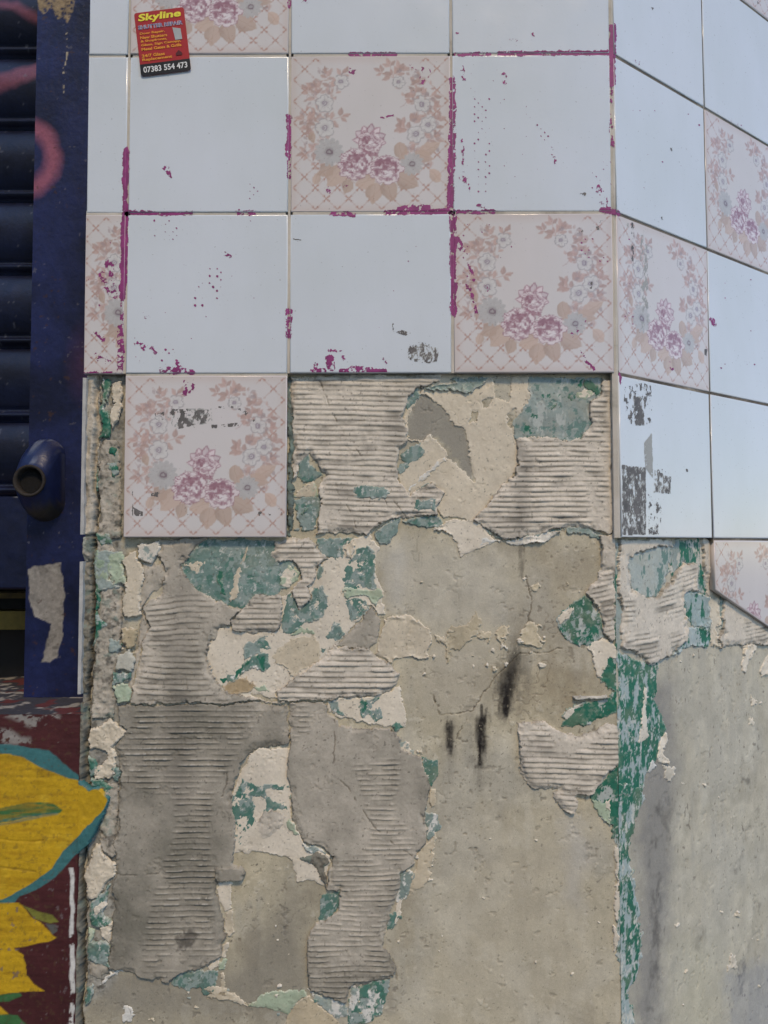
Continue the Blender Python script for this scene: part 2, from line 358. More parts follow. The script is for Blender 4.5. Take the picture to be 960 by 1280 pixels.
MORTAR_CRACKS = [Q('397,478 410,505 425,535 452,570 470,605 490,645'), Q('420,610 437,640 445,660'), Q('480,612 500,635 515,655'),
    Q('425,973 440,995 455,1015 470,1035 490,1055 515,1070'), Q('418,900 419,930 416,955'), Q('158,945 158,980'), Q('285,965 278,1000 268,1030'), Q('358,876 358,920'),
    Q('145,915 165,910 200,912 240,925'), Q('145,1092 200,1092'), Q('650,640 648,672')]
def adhesive(fc, pts, thick=0.0034, zone=None, period=4.6, ang=0.0, tone=0.0, amp=0.0013, name='adhesive_patch', rough=0.0, col=None, k=0.9, seed=0, mode=0, wob=0.65):
    w = fc.win(pts)
    if w is None: return
    sd = fc.sd(pts, w, k); sd = sd + 0.6 * fc.n4[w] + 1.1 * fc.n3[w] * min(k, 1)
    r = prof_ridge(fc, w, period, ang, wob, seed, mode)
    am = sst(-0.75, -0.05, fc.n2[w] * 0.8 + fc.n1[w] * 0.4 + 0.25)
    if zone is not None:
        m = 0
        for zp in (zone if isinstance(zone, list) else [zone]): m = np.maximum(m, sst(5, -5, fc.sd(zp, w, 1.4)))
        am = am * m
    am = am * sst(0.5, -5.0, sd)
    thick = thick * (1 - .75 * sst(-9, 0, sd) * sst(-.1, .5, fbm(fc.a[w], fc.b[w], 16, 3, 83) + .15 * fc.n3[w]))
    h = fc.h0[w] + thick + amp * am * (r - 0.4) + 0.00022 * fc.n2[w] + 0.00007 * fc.n3[w] + 0.00003 * fc.n4[w] + rough * fbm(fc.a[w], fc.b[w], 6, 4, 81)
    base = mix(ADH, ADHD, np.clip(tone + 0.06 + 0.28 * fc.n1[w] + 0.12 * fc.n2[w], 0, 1)[..., None]) if col is None else np.broadcast_to(col, h.shape + (3,)) * (1 + 0.1 * fc.n2[w])[..., None]
    c = base * (1 + 0.05 * fc.n3[w] + 0.04 * fc.n4[w] + 0.06 * fc.vs[w])[..., None]
    c = mix(c, C_DARK, ((0.72 if not mode else 0.42) * am * sst(0.62, 0.15, r) * sst(-0.9, 0.2, fc.n2[w]))[..., None])       # groove shade painted darker, with some dirt
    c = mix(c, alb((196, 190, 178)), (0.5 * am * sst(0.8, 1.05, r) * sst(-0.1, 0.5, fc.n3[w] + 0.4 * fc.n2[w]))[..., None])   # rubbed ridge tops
    c = mix(c, C_DARK, (0.6 * sst(0.88, 1.0, fbm(fc.a[w], fc.b[w], 2.0, 2, 84)))[..., None])
    if rough > 0.0007:
        c = mix(c, C_DARK * 0.8, (0.75 * sst(0.1, 0.7, fbm(fc.a[w], fc.b[w], 5, 4, 85)))[..., None]); c = mix(c, alb((120, 140, 130)), (0.45 * sst(0.3, 0.6, fbm(fc.a[w], fc.b[w], 8, 4, 87)))[..., None])
    if fc is FR:
        c = mix(c, alb((66, 62, 58)), (0.7 * sst(9, 2, sdpoly(Q('222,1172 236,1163 245,1168 240,1180 226,1184'), fc.px[w], fc.py[w]) + 3 + 4 * fc.n3[w]))[..., None])
        c = mix(c, alb((96, 92, 86)), (0.4 * sst(16, 0, sdline(Q('640,555 660,575 650,610 646,668'), fc.px[w] + fc.wx[w], fc.py[w]) + 6 * fc.n2[w]))[..., None])
        c = mix(c, alb((104, 100, 92)), (0.35 * sst(30, 0, sdline(Q('228,690 222,880 225,1000'), fc.px[w] + fc.wx[w], fc.py[w]) + 10 * fc.n2[w]))[..., None])
        for pl in MORTAR_CRACKS:
            d = sdline(pl, fc.px[w] + fc.wx[w] * .7, fc.py[w] + fc.wy[w] * .5)
            if d.min() > 4: continue
            e = sst(1.0, 0.1, d) * sst(-0.25, 0.25, fbm(fc.a[w], fc.b[w], 7, 3, 88) + .1); h = h - 0.0008 * e; c = mix(c, C_DARK * 0.6, (0.6 * e)[..., None])
    c = mix(c, C_DARK * 0.8, (0.5 * sst(-2.2, -0.2, sd) * sst(-0.35, 0.45, fc.n2[w] + .4 * fc.n3[w]))[..., None])      # gap shade and grime painted along the broken edge
    h = np.where(sd < 0, h, np.minimum(fc.h0[w], 0) - 0.0012)
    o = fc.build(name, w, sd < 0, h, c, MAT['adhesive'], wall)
    fc.cov[w] |= sd < -2.5
    return o
def flat(m):
    return [m] if isinstance(m, tuple) else [q for e in m for q in flat(e)]
def paint(fc, pts, col, lev=1, name='cream_paint', holes=(), mott=None, k=0.9, var=0.06, curl=0.0004, stain=None):
    """one flake of an old paint coat; lev orders the coats; mott=(colour2, threshold, scale, streak) breaks a second colour through"""
    w = fc.win(pts)
    if w is None: return
    sd = fc.sd(pts, w, k)
    for hp in holes: sd = np.maximum(sd, -fc.sd(hp, w, k))
    sd = sd + 0.4 * fc.n4[w] + 1.3 * fc.n3[w] + 1.2 * fc.n2[w] * fc.n3[w]
    t = {1: 0.0008, 2: 0.0011, 3: 0.0014, 4: 0.0017}[lev]
    t = t * (1 - .7 * sst(-5, 0, sd) * sst(-.2, .4, fbm(fc.a[w], fc.b[w], 11, 3, 91)))
    h = fc.h0[w] * 0.8 + t + 0.00010 * fc.n2[w] + 0.00005 * fc.n3[w] + curl * sst(-5, 0, sd) * np.clip(0.4 + fc.n2[w] * 1.5, 0, 1.5)
    c = np.broadcast_to(col, h.shape + (3,)) * (1 + var * fc.n2[w] + var * fc.n1[w] + var * 0.6 * fc.n3[w])[..., None]
    c = mix(c, TAN * 0.8, (0.18 * sst(0.1, 0.8, fbm(fc.a[w], fc.b[w], 18, 4, 90)))[..., None])
    c = mix(c, mix(col, C_LIGHT, .5), (0.35 * sst(0.15, 0.7, fbm(fc.a[w], fc.b[w], 4, 4, 99, .65)))[..., None]); c = mix(c, C_DARK, (0.16 * sst(0.0, 0.9, fbm(fc.a[w], fc.b[w], 26, 4, 101)))[..., None])
    if mott is not None:
        for c2, th, scl, stk in flat(mott):
            nn = fbm(fc.a[w], fc.b[w] * stk, scl, 5, 93 + int(scl * 10), 0.65)
            e = sst(th - 0.05, th + 0.05, nn); c = mix(c, c2, e[..., None]); h = h - 0.00018 * e
    c = mix(c, mix(CREAM, WHITE, .5), (0.35 * sst(-2.4, -0.6, sd) * sst(-0.3, 0.4, fc.n2[w] + .5 * fc.n3[w]))[..., None])
    c = mix(c, C_DARK, (0.6 * sst(0.92, 1.02, fbm(fc.a[w], fc.b[w], 1.8, 2, 97)))[..., None])
    h = np.where(sd < 0, h, np.minimum(fc.h0[w], 0) - 0.0010)
    return fc.build(name, w, sd < 0, h, c, MAT['paint'], wall)
zA = (350, 450, 4.364); zB = (560, 450, 4.174); zC = (310, 650, 4); zD = (90, 660, 4); zE = (270, 880, 3.2); zF = (90, 880, 4); zG = (90, 1060, 4); zH = (270, 1040, 3.2)
zI = (540, 650, 4); zJ = (600, 840, 3.6923); zK = (720, 660, 4); zL = (720, 960, 4); zM = (0, 440, 4)

# adhesive, front face
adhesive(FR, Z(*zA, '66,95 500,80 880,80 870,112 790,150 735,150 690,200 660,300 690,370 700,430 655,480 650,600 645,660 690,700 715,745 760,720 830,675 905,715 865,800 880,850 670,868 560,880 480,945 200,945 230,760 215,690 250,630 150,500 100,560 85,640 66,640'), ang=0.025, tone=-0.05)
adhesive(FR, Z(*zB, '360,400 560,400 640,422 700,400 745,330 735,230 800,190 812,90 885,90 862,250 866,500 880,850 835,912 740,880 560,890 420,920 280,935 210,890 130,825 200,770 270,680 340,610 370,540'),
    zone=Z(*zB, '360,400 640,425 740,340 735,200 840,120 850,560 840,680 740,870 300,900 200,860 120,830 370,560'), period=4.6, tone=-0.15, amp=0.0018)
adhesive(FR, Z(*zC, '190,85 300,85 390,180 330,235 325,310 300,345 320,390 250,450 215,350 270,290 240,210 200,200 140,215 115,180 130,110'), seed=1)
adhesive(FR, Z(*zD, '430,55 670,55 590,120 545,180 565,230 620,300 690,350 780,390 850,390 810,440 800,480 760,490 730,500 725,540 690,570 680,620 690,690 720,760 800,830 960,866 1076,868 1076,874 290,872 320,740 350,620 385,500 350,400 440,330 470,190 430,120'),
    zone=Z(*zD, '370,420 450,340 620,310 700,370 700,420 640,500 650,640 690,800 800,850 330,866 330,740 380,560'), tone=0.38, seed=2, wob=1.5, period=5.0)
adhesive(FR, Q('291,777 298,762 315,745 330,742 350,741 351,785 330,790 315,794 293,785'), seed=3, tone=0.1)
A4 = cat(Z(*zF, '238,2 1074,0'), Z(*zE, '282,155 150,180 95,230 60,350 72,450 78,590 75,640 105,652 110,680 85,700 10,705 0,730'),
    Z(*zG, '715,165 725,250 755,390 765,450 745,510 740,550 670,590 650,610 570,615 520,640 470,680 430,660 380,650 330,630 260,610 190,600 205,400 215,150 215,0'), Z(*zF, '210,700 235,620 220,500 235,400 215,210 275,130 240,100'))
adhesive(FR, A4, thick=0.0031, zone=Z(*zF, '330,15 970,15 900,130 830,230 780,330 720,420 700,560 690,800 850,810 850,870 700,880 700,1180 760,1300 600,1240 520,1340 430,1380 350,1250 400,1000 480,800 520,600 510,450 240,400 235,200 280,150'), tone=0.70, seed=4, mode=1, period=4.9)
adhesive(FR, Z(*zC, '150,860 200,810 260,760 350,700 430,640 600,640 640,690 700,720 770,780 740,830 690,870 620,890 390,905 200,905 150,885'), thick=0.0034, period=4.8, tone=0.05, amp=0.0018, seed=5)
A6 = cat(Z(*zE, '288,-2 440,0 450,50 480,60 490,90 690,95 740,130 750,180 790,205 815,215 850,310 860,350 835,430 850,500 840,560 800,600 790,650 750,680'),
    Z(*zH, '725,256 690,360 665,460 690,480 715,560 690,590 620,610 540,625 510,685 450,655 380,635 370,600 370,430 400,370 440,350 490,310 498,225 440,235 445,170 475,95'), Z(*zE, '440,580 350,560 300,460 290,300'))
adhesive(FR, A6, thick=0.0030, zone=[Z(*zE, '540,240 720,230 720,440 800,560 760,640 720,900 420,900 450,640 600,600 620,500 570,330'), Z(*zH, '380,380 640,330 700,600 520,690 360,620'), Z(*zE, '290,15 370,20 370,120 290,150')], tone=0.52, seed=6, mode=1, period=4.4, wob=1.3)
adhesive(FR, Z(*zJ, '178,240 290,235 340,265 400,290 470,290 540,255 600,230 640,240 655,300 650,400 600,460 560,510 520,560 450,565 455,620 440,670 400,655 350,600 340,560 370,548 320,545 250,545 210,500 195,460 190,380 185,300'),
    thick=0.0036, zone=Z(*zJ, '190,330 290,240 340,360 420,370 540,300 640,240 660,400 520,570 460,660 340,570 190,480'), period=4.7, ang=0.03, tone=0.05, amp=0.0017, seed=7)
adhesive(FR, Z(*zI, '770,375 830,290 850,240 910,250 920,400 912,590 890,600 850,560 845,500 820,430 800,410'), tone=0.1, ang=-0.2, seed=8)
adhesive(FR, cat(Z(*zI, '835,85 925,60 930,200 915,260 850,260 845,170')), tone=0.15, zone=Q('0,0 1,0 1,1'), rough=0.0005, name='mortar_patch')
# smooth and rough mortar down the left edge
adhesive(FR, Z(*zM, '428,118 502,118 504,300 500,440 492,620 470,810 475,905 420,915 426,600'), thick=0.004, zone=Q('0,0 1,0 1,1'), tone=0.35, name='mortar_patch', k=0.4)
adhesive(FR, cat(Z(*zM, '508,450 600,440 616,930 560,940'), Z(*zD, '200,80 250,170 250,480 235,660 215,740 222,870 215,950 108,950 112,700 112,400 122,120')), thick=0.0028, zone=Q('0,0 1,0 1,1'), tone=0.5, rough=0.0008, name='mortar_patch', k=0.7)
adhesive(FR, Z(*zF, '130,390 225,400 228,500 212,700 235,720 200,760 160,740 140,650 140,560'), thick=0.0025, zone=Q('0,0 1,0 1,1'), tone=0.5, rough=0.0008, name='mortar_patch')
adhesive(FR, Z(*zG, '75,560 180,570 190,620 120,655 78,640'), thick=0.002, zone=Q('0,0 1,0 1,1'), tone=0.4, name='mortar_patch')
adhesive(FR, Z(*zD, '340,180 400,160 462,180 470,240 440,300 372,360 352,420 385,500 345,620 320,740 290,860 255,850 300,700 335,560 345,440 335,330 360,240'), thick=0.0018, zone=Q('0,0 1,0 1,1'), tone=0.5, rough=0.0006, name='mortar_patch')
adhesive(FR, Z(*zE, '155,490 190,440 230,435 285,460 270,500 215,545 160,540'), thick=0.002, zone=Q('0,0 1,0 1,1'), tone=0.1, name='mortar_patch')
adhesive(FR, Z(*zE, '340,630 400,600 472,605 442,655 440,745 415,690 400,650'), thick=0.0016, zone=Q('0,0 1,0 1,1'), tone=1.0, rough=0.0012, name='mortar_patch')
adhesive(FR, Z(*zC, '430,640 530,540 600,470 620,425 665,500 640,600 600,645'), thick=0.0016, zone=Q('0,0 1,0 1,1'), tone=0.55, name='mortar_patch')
adhesive(FR, Z(*zA, '40,90 76,95 70,200 90,330 72,460 60,600 70,700 60,960 36,960'), thick=0.002, zone=Q('0,0 1,0 1,1'), rough=0.0012, name='mortar_patch', col=alb((112, 124, 118)))  # teal-grey strip beside the tile, with the tile's shadow painted into it
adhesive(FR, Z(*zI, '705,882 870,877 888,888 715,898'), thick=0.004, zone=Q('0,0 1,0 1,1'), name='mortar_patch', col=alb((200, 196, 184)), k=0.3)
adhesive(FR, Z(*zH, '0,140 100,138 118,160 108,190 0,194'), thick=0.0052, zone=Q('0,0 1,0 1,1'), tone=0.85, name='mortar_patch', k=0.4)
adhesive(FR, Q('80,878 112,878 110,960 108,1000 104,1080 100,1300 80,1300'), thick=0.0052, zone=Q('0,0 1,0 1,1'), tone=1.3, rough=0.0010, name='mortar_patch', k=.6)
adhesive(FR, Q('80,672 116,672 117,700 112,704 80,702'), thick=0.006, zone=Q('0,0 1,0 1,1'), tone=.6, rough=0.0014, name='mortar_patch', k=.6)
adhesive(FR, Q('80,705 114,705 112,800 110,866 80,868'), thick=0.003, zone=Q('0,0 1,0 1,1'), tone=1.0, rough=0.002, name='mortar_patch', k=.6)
# adhesive, right face
NOZ = Q('0,0 1,0 1,1')
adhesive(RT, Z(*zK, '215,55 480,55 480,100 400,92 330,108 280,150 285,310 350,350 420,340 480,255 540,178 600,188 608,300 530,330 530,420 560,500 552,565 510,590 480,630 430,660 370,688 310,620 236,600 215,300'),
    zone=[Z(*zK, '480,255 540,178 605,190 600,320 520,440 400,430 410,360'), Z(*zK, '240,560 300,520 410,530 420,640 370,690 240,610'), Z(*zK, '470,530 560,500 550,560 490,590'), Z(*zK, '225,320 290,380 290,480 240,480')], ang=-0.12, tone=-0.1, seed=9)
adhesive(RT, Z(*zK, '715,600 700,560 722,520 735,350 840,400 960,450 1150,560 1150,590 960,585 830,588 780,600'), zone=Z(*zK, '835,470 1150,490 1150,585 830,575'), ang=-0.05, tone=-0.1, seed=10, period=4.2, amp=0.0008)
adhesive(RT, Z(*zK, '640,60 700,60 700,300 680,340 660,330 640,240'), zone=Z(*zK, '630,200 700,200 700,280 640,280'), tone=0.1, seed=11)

# cream plaster area, upper right
H1 = cat(Z(*zA, '770,180 830,215 870,240 920,300 955,350'), Z(*zB, '30,330 95,362 105,450 100,500 150,630 95,585 40,540 0,500'), Z(*zA, '880,470 820,405 785,440 705,425 690,380 700,290 740,235'))
C1 = cat(Z(*zA, '670,340 680,260 740,190 770,170'), Z(*zB, '-30,60 100,90 240,90 425,90 425,210 395,250 352,310 352,390 372,470 372,560 335,615 275,690 140,835 60,815 0,810'), Z(*zA, '900,850 860,800 900,715 830,680 720,750 680,700 640,640 690,560 780,500 750,440 690,430'))
paint(FR, C1, mix(CREAM, TAN, 0.35), 1, 'cream_paint', [H1, Z(*zB, '242,95 325,95 312,210 250,190'), Z(*zB, '195,205 232,203 215,255 192,245'), Z(*zB, '100,335 130,280 162,280 150,325'), Z(*zB, '313,275 345,243 352,300 335,345 318,335')], var=0.05)
paint(FR, Z(*zA, '690,715 740,680 830,590 900,520 915,535 860,590 760,690 710,740'), WHITE, 3, 'white_scrape', mott=(mix(CREAM, TAN, 0.3), 0.05, 4, 1), curl=0)
paint(FR, Z(*zB, '415,90 560,90 815,90 805,190 738,235 748,330 700,408 640,428 560,406 352,406 342,310 390,235 415,200'), TEALP, 2, 'teal_paint', mott=[(mix(TEALP, WHITE, 0.35), 0.25, 9, 0.4), (TEAL, 0.35, 7, 1), (GREEN, 0.62, 8, 0.7)])
paint(FR, Z(*zB, '700,130 725,105 775,110 800,165 785,195 755,170 715,160'), GREEN, 4, 'green_paint')
paint(FR, Z(*zB, '665,175 700,150 780,175 750,190 715,222 668,215'), PGREEN, 3, 'pale_green_paint', mott=(CREAM, 0.3, 5, 1))
for s in ('535,230 560,222 570,255 545,262', '620,195 645,175 655,215 635,235'): paint(FR, Z(*zB, s), GREEN, 4, 'green_paint')
TM = [(mix(TEAL, TEALP, 0.8), 0.12, 7, 0.8), (mix(TEAL, GREEN, 0.35), 0.42, 10, 0.9), (mix(TEALP, WHITE, .5), 0.55, 3.5, 1)]
for s in ('655,190 700,150 740,145 768,178 735,238 690,272 660,240', '655,520 700,475 765,445 792,515 740,570 700,600 650,642 638,600 690,560', '410,690 530,690 570,690 612,725 560,760 410,757',
          '745,773 860,768 862,832 738,827', '95,560 140,498 160,520 170,580 242,632 190,660 130,667 95,640', '68,760 130,738 238,745 222,830 190,905 118,928 88,850', '365,908 440,873 492,900 470,935',
          '525,940 570,880 665,868 650,930 600,990 540,1012 518,965', '665,875 880,852 895,885 800,918 720,897', '95,225 140,215 165,240 120,255 95,250', '720,745 790,690 830,675 800,705 745,745'):
    paint(FR, Z(*zA, s), mix(TEAL, TEALP, random.uniform(.1, .5)), 4 if s.startswith(('410', '745', '95,22')) else 2, 'teal_paint', mott=TM, curl=0.0005)
# teal flakes that lie bare on top of the adhesive need to clear it
def over(fc, pts, col, name, mott=None):
    o = paint(fc, pts, col, 4, name, mott=mott)
    if o: o.location = (0, -0.0026, 0)
over(FR, Z(*zA, '410,690 530,690 570,690 612,725 560,760 410,757'), mix(TEAL, TEALP, 0.2), 'teal_paint', TM)
over(FR, Z(*zA, '745,773 860,768 862,832 738,827'), mix(TEAL, TEALP, 0.3), 'teal_paint', TM)
paint(FR, cat(Z(*zA, '795,168 830,130 960,122'), Z(*zB, '0,92 218,92 185,140 130,178 60,168 0,162')), mix(TEAL, TEALP, 0.5), 3, 'teal_paint', mott=TM, curl=0.0014)
paint(FR, Z(*zA, '55,745 110,695 190,652 228,738 150,748'), mix(CREAM, TAN, 0.5), 1, mott=(PGREEN, 0.3, 6, 1))
paint(FR, Z(*zA, '120,850 150,770 130,790 150,800 170,800 150,820'), GREEN, 4, 'green_paint')
# middle pocket
paint(FR, Z(*zD, '670,60 880,60 960,60 1060,100 1110,160 1115,260 1010,335 960,335 900,350 850,395 770,385 690,352 612,300 552,230 538,180 585,120'), mix(TEAL, TEALP, 0.15), 1, 'teal_paint', mott=[TM, (mix(TEAL, GREEN, .3), 0.5, 11, 1)])
paint(FR, Z(*zD, '555,180 620,160 680,165 660,200 630,222 590,200'), mix(CREAM, TAN, .4), 2)
paint(FR, Z(*zD, '880,90 870,160 850,220 820,330 770,372 790,300 820,220 850,150'), mix(CREAM, TAN, .5), 2)
paint(FR, Z(*zD, '730,170 752,135 745,170 735,185'), GREEN, 2, 'green_paint'); paint(FR, Z(*zD, '730,210 785,205 760,240 752,270 760,345 735,345 728,270'), GREEN, 2, 'green_paint')
paint(FR, Z(*zC, '165,280 200,225 260,260 240,300 200,330 160,325'), PGREEN, 2, 'pale_green_paint', mott=(CREAM, 0.2, 5, 1))
C3 = cat(Z(*zD, '735,498 800,485 900,535 960,512'), Z(*zC, '155,545 160,390 215,345 250,455 325,390 300,340 330,240 390,180 470,120 600,60 655,140 645,200 640,260 675,350 695,470 650,475 620,430 590,440 605,470 535,525 432,645 350,705 145,865 160,890 20,880'), Z(*zD, '960,868 800,845 715,760 680,690 675,620 690,570'))
paint(FR, C3, CREAM, 1, var=0.04)
paint(FR, Z(*zC, '330,328 370,338 412,390 412,440 380,492 300,512 260,552 168,562 163,440 180,380 215,350 250,450 320,390'), mix(TEAL, GREEN, 0.12), 2, 'teal_paint', mott=TM)
paint(FR, Z(*zC, '470,230 520,180 552,138 605,128 645,180 638,270 662,348 580,352 480,352 460,280'), mix(TEAL, GREEN, 0.2), 2, 'teal_paint', mott=[TM, (mix(GREEN, TEAL, 0.4), 0.3, 12, 1)])
paint(FR, Z(*zC, '475,330 580,350 662,345 678,382 642,428 600,400 580,382 490,392'), PGREEN, 3, 'pale_green_paint')
paint(FR, Z(*zC, '488,400 580,390 608,450 590,482 500,532 480,440'), mix(TEALP, TEAL, .6), 2, 'teal_paint', mott=TM)
paint(FR, Z(*zC, '400,560 430,508 472,540 482,572 430,642 360,672 358,640 420,620 385,582'), mix(TEAL, TEALP, .1), 2, 'teal_paint', mott=TM)
paint(FR, Z(*zC, '340,95 430,90 530,85 475,130 475,190 440,200 410,180 360,175'), mix(TEAL, TEALP, .3), 2, 'teal_paint', mott=TM)
paint(FR, Z(*zC, '330,240 365,220 368,290 335,302'), TEAL, 2, 'teal_paint')
paint(FR, Z(*zC, '475,140 520,105 525,160 510,205 485,190'), mix(CREAM, TAN, .3), 3, 'cream_paint', curl=0.001)
paint(FR, Z(*zD, '850,600 880,570 965,528 990,560 1000,600 940,625 860,660'), mix(TEAL, TEALP, .3), 2, 'teal_paint', mott=TM)
paint(FR, Z(*zD, '720,740 790,735 860,670 930,625 985,610 990,690 960,720 900,700 830,760 760,790'), mix(TEAL, GREEN, .2), 2, 'teal_paint', mott=[(GREEN, 0.25, 7, .5), (WHITE, 0.6, 5, 1)])
paint(FR, Z(*zC, '125,650 200,588 330,568 362,640 350,700 270,742 248,785 200,740 160,712 112,690'), mix(CREAM, TAN, .55), 2, 'tan_paint', var=0.1)
paint(FR, Z(*zC, '215,565 270,535 320,540 332,572'), PGREEN, 3, 'pale_green_paint')
paint(FR, Z(*zD, '760,790 830,750 890,760 932,790 900,822 850,832 805,842'), mix(TAN, alb((160, 132, 96)), .5), 2, 'tan_paint')
paint(FR, Z(*zC, '30,832 90,828 122,862 60,872'), PGREEN, 2, 'pale_green_paint')
paint(FR, Z(*zC, '640,600 690,490 790,470 850,510 912,560 892,692 740,692 700,718 638,680'), mix(CREAM, TAN, .4), 1, 'tan_paint', var=0.12, curl=0.0012)
paint(FR, Z(*zC, '395,905 470,900 570,890 680,868 765,828 775,900 795,1000 788,1038 720,1032 600,1010 450,992 395,950'), CREAM, 1)
paint(FR, Z(*zC, '395,908 458,908 462,950 482,988 420,962'), mix(TEALP, TEAL, .5), 2, 'teal_paint', mott=TM)
paint(FR, Z(*zC, '562,900 662,893 620,922 600,950 662,943 668,988 630,1010 600,978 570,992 558,960'), mix(TEAL, GREEN, .5), 2, 'teal_paint', mott=[(GREEN, 0.3, 5, 1), TM])
paint(FR, Z(*zC, '712,1030 740,1013 782,1038 740,1056'), mix(TEAL, GREEN, .6), 2, 'teal_paint')
# lower pocket
paint(FR, Z(*zE, '150,178 290,170 302,220 295,450 335,520 352,570 472,605 452,640 442,742 410,714 318,714 308,632 280,612 150,592 75,605 68,500 58,370 95,260'), CREAM, 1, var=0.05)
paint(FR, Z(*zE, '62,380 108,298 165,325 210,325 288,310 290,440 250,442 215,440 160,482 100,582 76,600'), mix(TEAL, GREEN, .25), 2, 'teal_paint', [Z(*zE, '190,355 287,348 285,405 240,402'), Z(*zE, '145,380 175,378 186,450 165,476 150,430')], mott=[(mix(GREEN, TEAL, .5), 0.2, 14, 1), TM])
paint(FR, Z(*zE, '275,488 300,463 332,520 315,532'), PGREEN, 3, 'pale_green_paint')
paint(FR, Z(*zE, '350,570 400,575 450,595 400,612 370,600'), TEALP, 3, 'teal_paint', mott=(WHITE, 0.1, 5, 1), curl=0.001)
for s, c_, nm in (('718,170 800,165 782,230 796,300 760,322 733,270', CREAM, 'cream_paint'), ('758,322 796,308 806,430 770,462 753,400', mix(CREAM, TAN, .5), 'tan_paint'), ('748,492 782,470 762,562 743,562', CREAM, 'cream_paint'),
                  ('733,580 766,563 766,622 733,632', PGREEN, 'pale_green_paint'), ('490,690 520,638 580,613 732,625 722,690 692,742 655,737 640,702 590,697 570,717', mix(TEAL, GREEN, .2), 'teal_paint'),
                  ('668,612 700,578 737,568 735,602 700,622', CREAM, 'cream_paint'), ('105,705 190,628 262,588 268,612 200,642 130,705', WHITE, 'white_paint'), ('248,800 280,795 307,830 302,882 253,882', WHITE, 'white_paint'),
                  ('670,750 740,700 745,640 770,640 760,700 820,760 900,780 740,770', mix(CREAM, TAN, .6), 'tan_paint')):
    paint(FR, Z(*zG, s), c_, 1, nm, mott=TM if nm[0:2] == 'te' else None)
for s, c_, nm, mt in (('128,692 200,648 350,638 368,660 332,682 297,742 240,717', PGREEN, 'pale_green_paint', None), ('268,790 330,680 370,658 430,700 480,740 520,800', mix(CREAM, TAN, .8), 'tan_paint', None),
                  ('358,628 400,650 450,655 512,690 532,742 480,742 420,692', TEALP, 'teal_paint', (WHITE, 0.1, 6, .5)), ('518,692 540,628 620,610 692,588 682,660 662,742 600,780 530,780', mix(GREEN, TEAL, .4), 'green_paint', [(WHITE, 0.25, 6, .6), (TEALP, 0.2, 8, 1)]),
                  ('-60,625 20,620 60,650 120,690 132,702 0,672', mix(CREAM, TAN, .4), 'cream_paint', None), ('798,100 830,60 872,20 892,-10 880,90 862,180 830,222 778,252 788,180 808,140', mix(CREAM, TAN, .6), 'tan_paint', None),
                  ('758,153 812,168 792,222 742,292 716,292 733,220', mix(TEALP, TEAL, .4), 'teal_paint', (WHITE, 0.2, 6, 1)), ('688,342 722,318 717,370 686,395', mix(TEAL, GREEN, .3), 'teal_paint', TM),
                  ('720,290 760,260 745,300 715,370 700,380 715,330', CREAM, 'cream_paint', None), ('402,350 418,258 500,225 500,292 442,352 408,372', mix(TEAL, GREEN, .35), 'teal_paint', TM)):
    paint(FR, Z(*zH, s), c_, 1, nm, mott=mt)
for s, c_, nm, mt in (('816,208 884,228 890,280 860,335 832,270', mix(GREEN, TEAL, .4), 'green_paint', TM), ('832,428 892,438 906,490 852,556 846,490', mix(TEALP, TEAL, .4), 'teal_paint', (WHITE, 0.2, 6, 1)),
                  ('855,335 885,340 880,400 862,410', mix(CREAM, TAN, .6), 'tan_paint', None), ('735,150 780,150 790,205 755,200', TEALP, 'teal_paint', (CREAM, 0.1, 6, 1))):
    paint(FR, Z(*zE, s), c_, 1, nm, mott=mt)
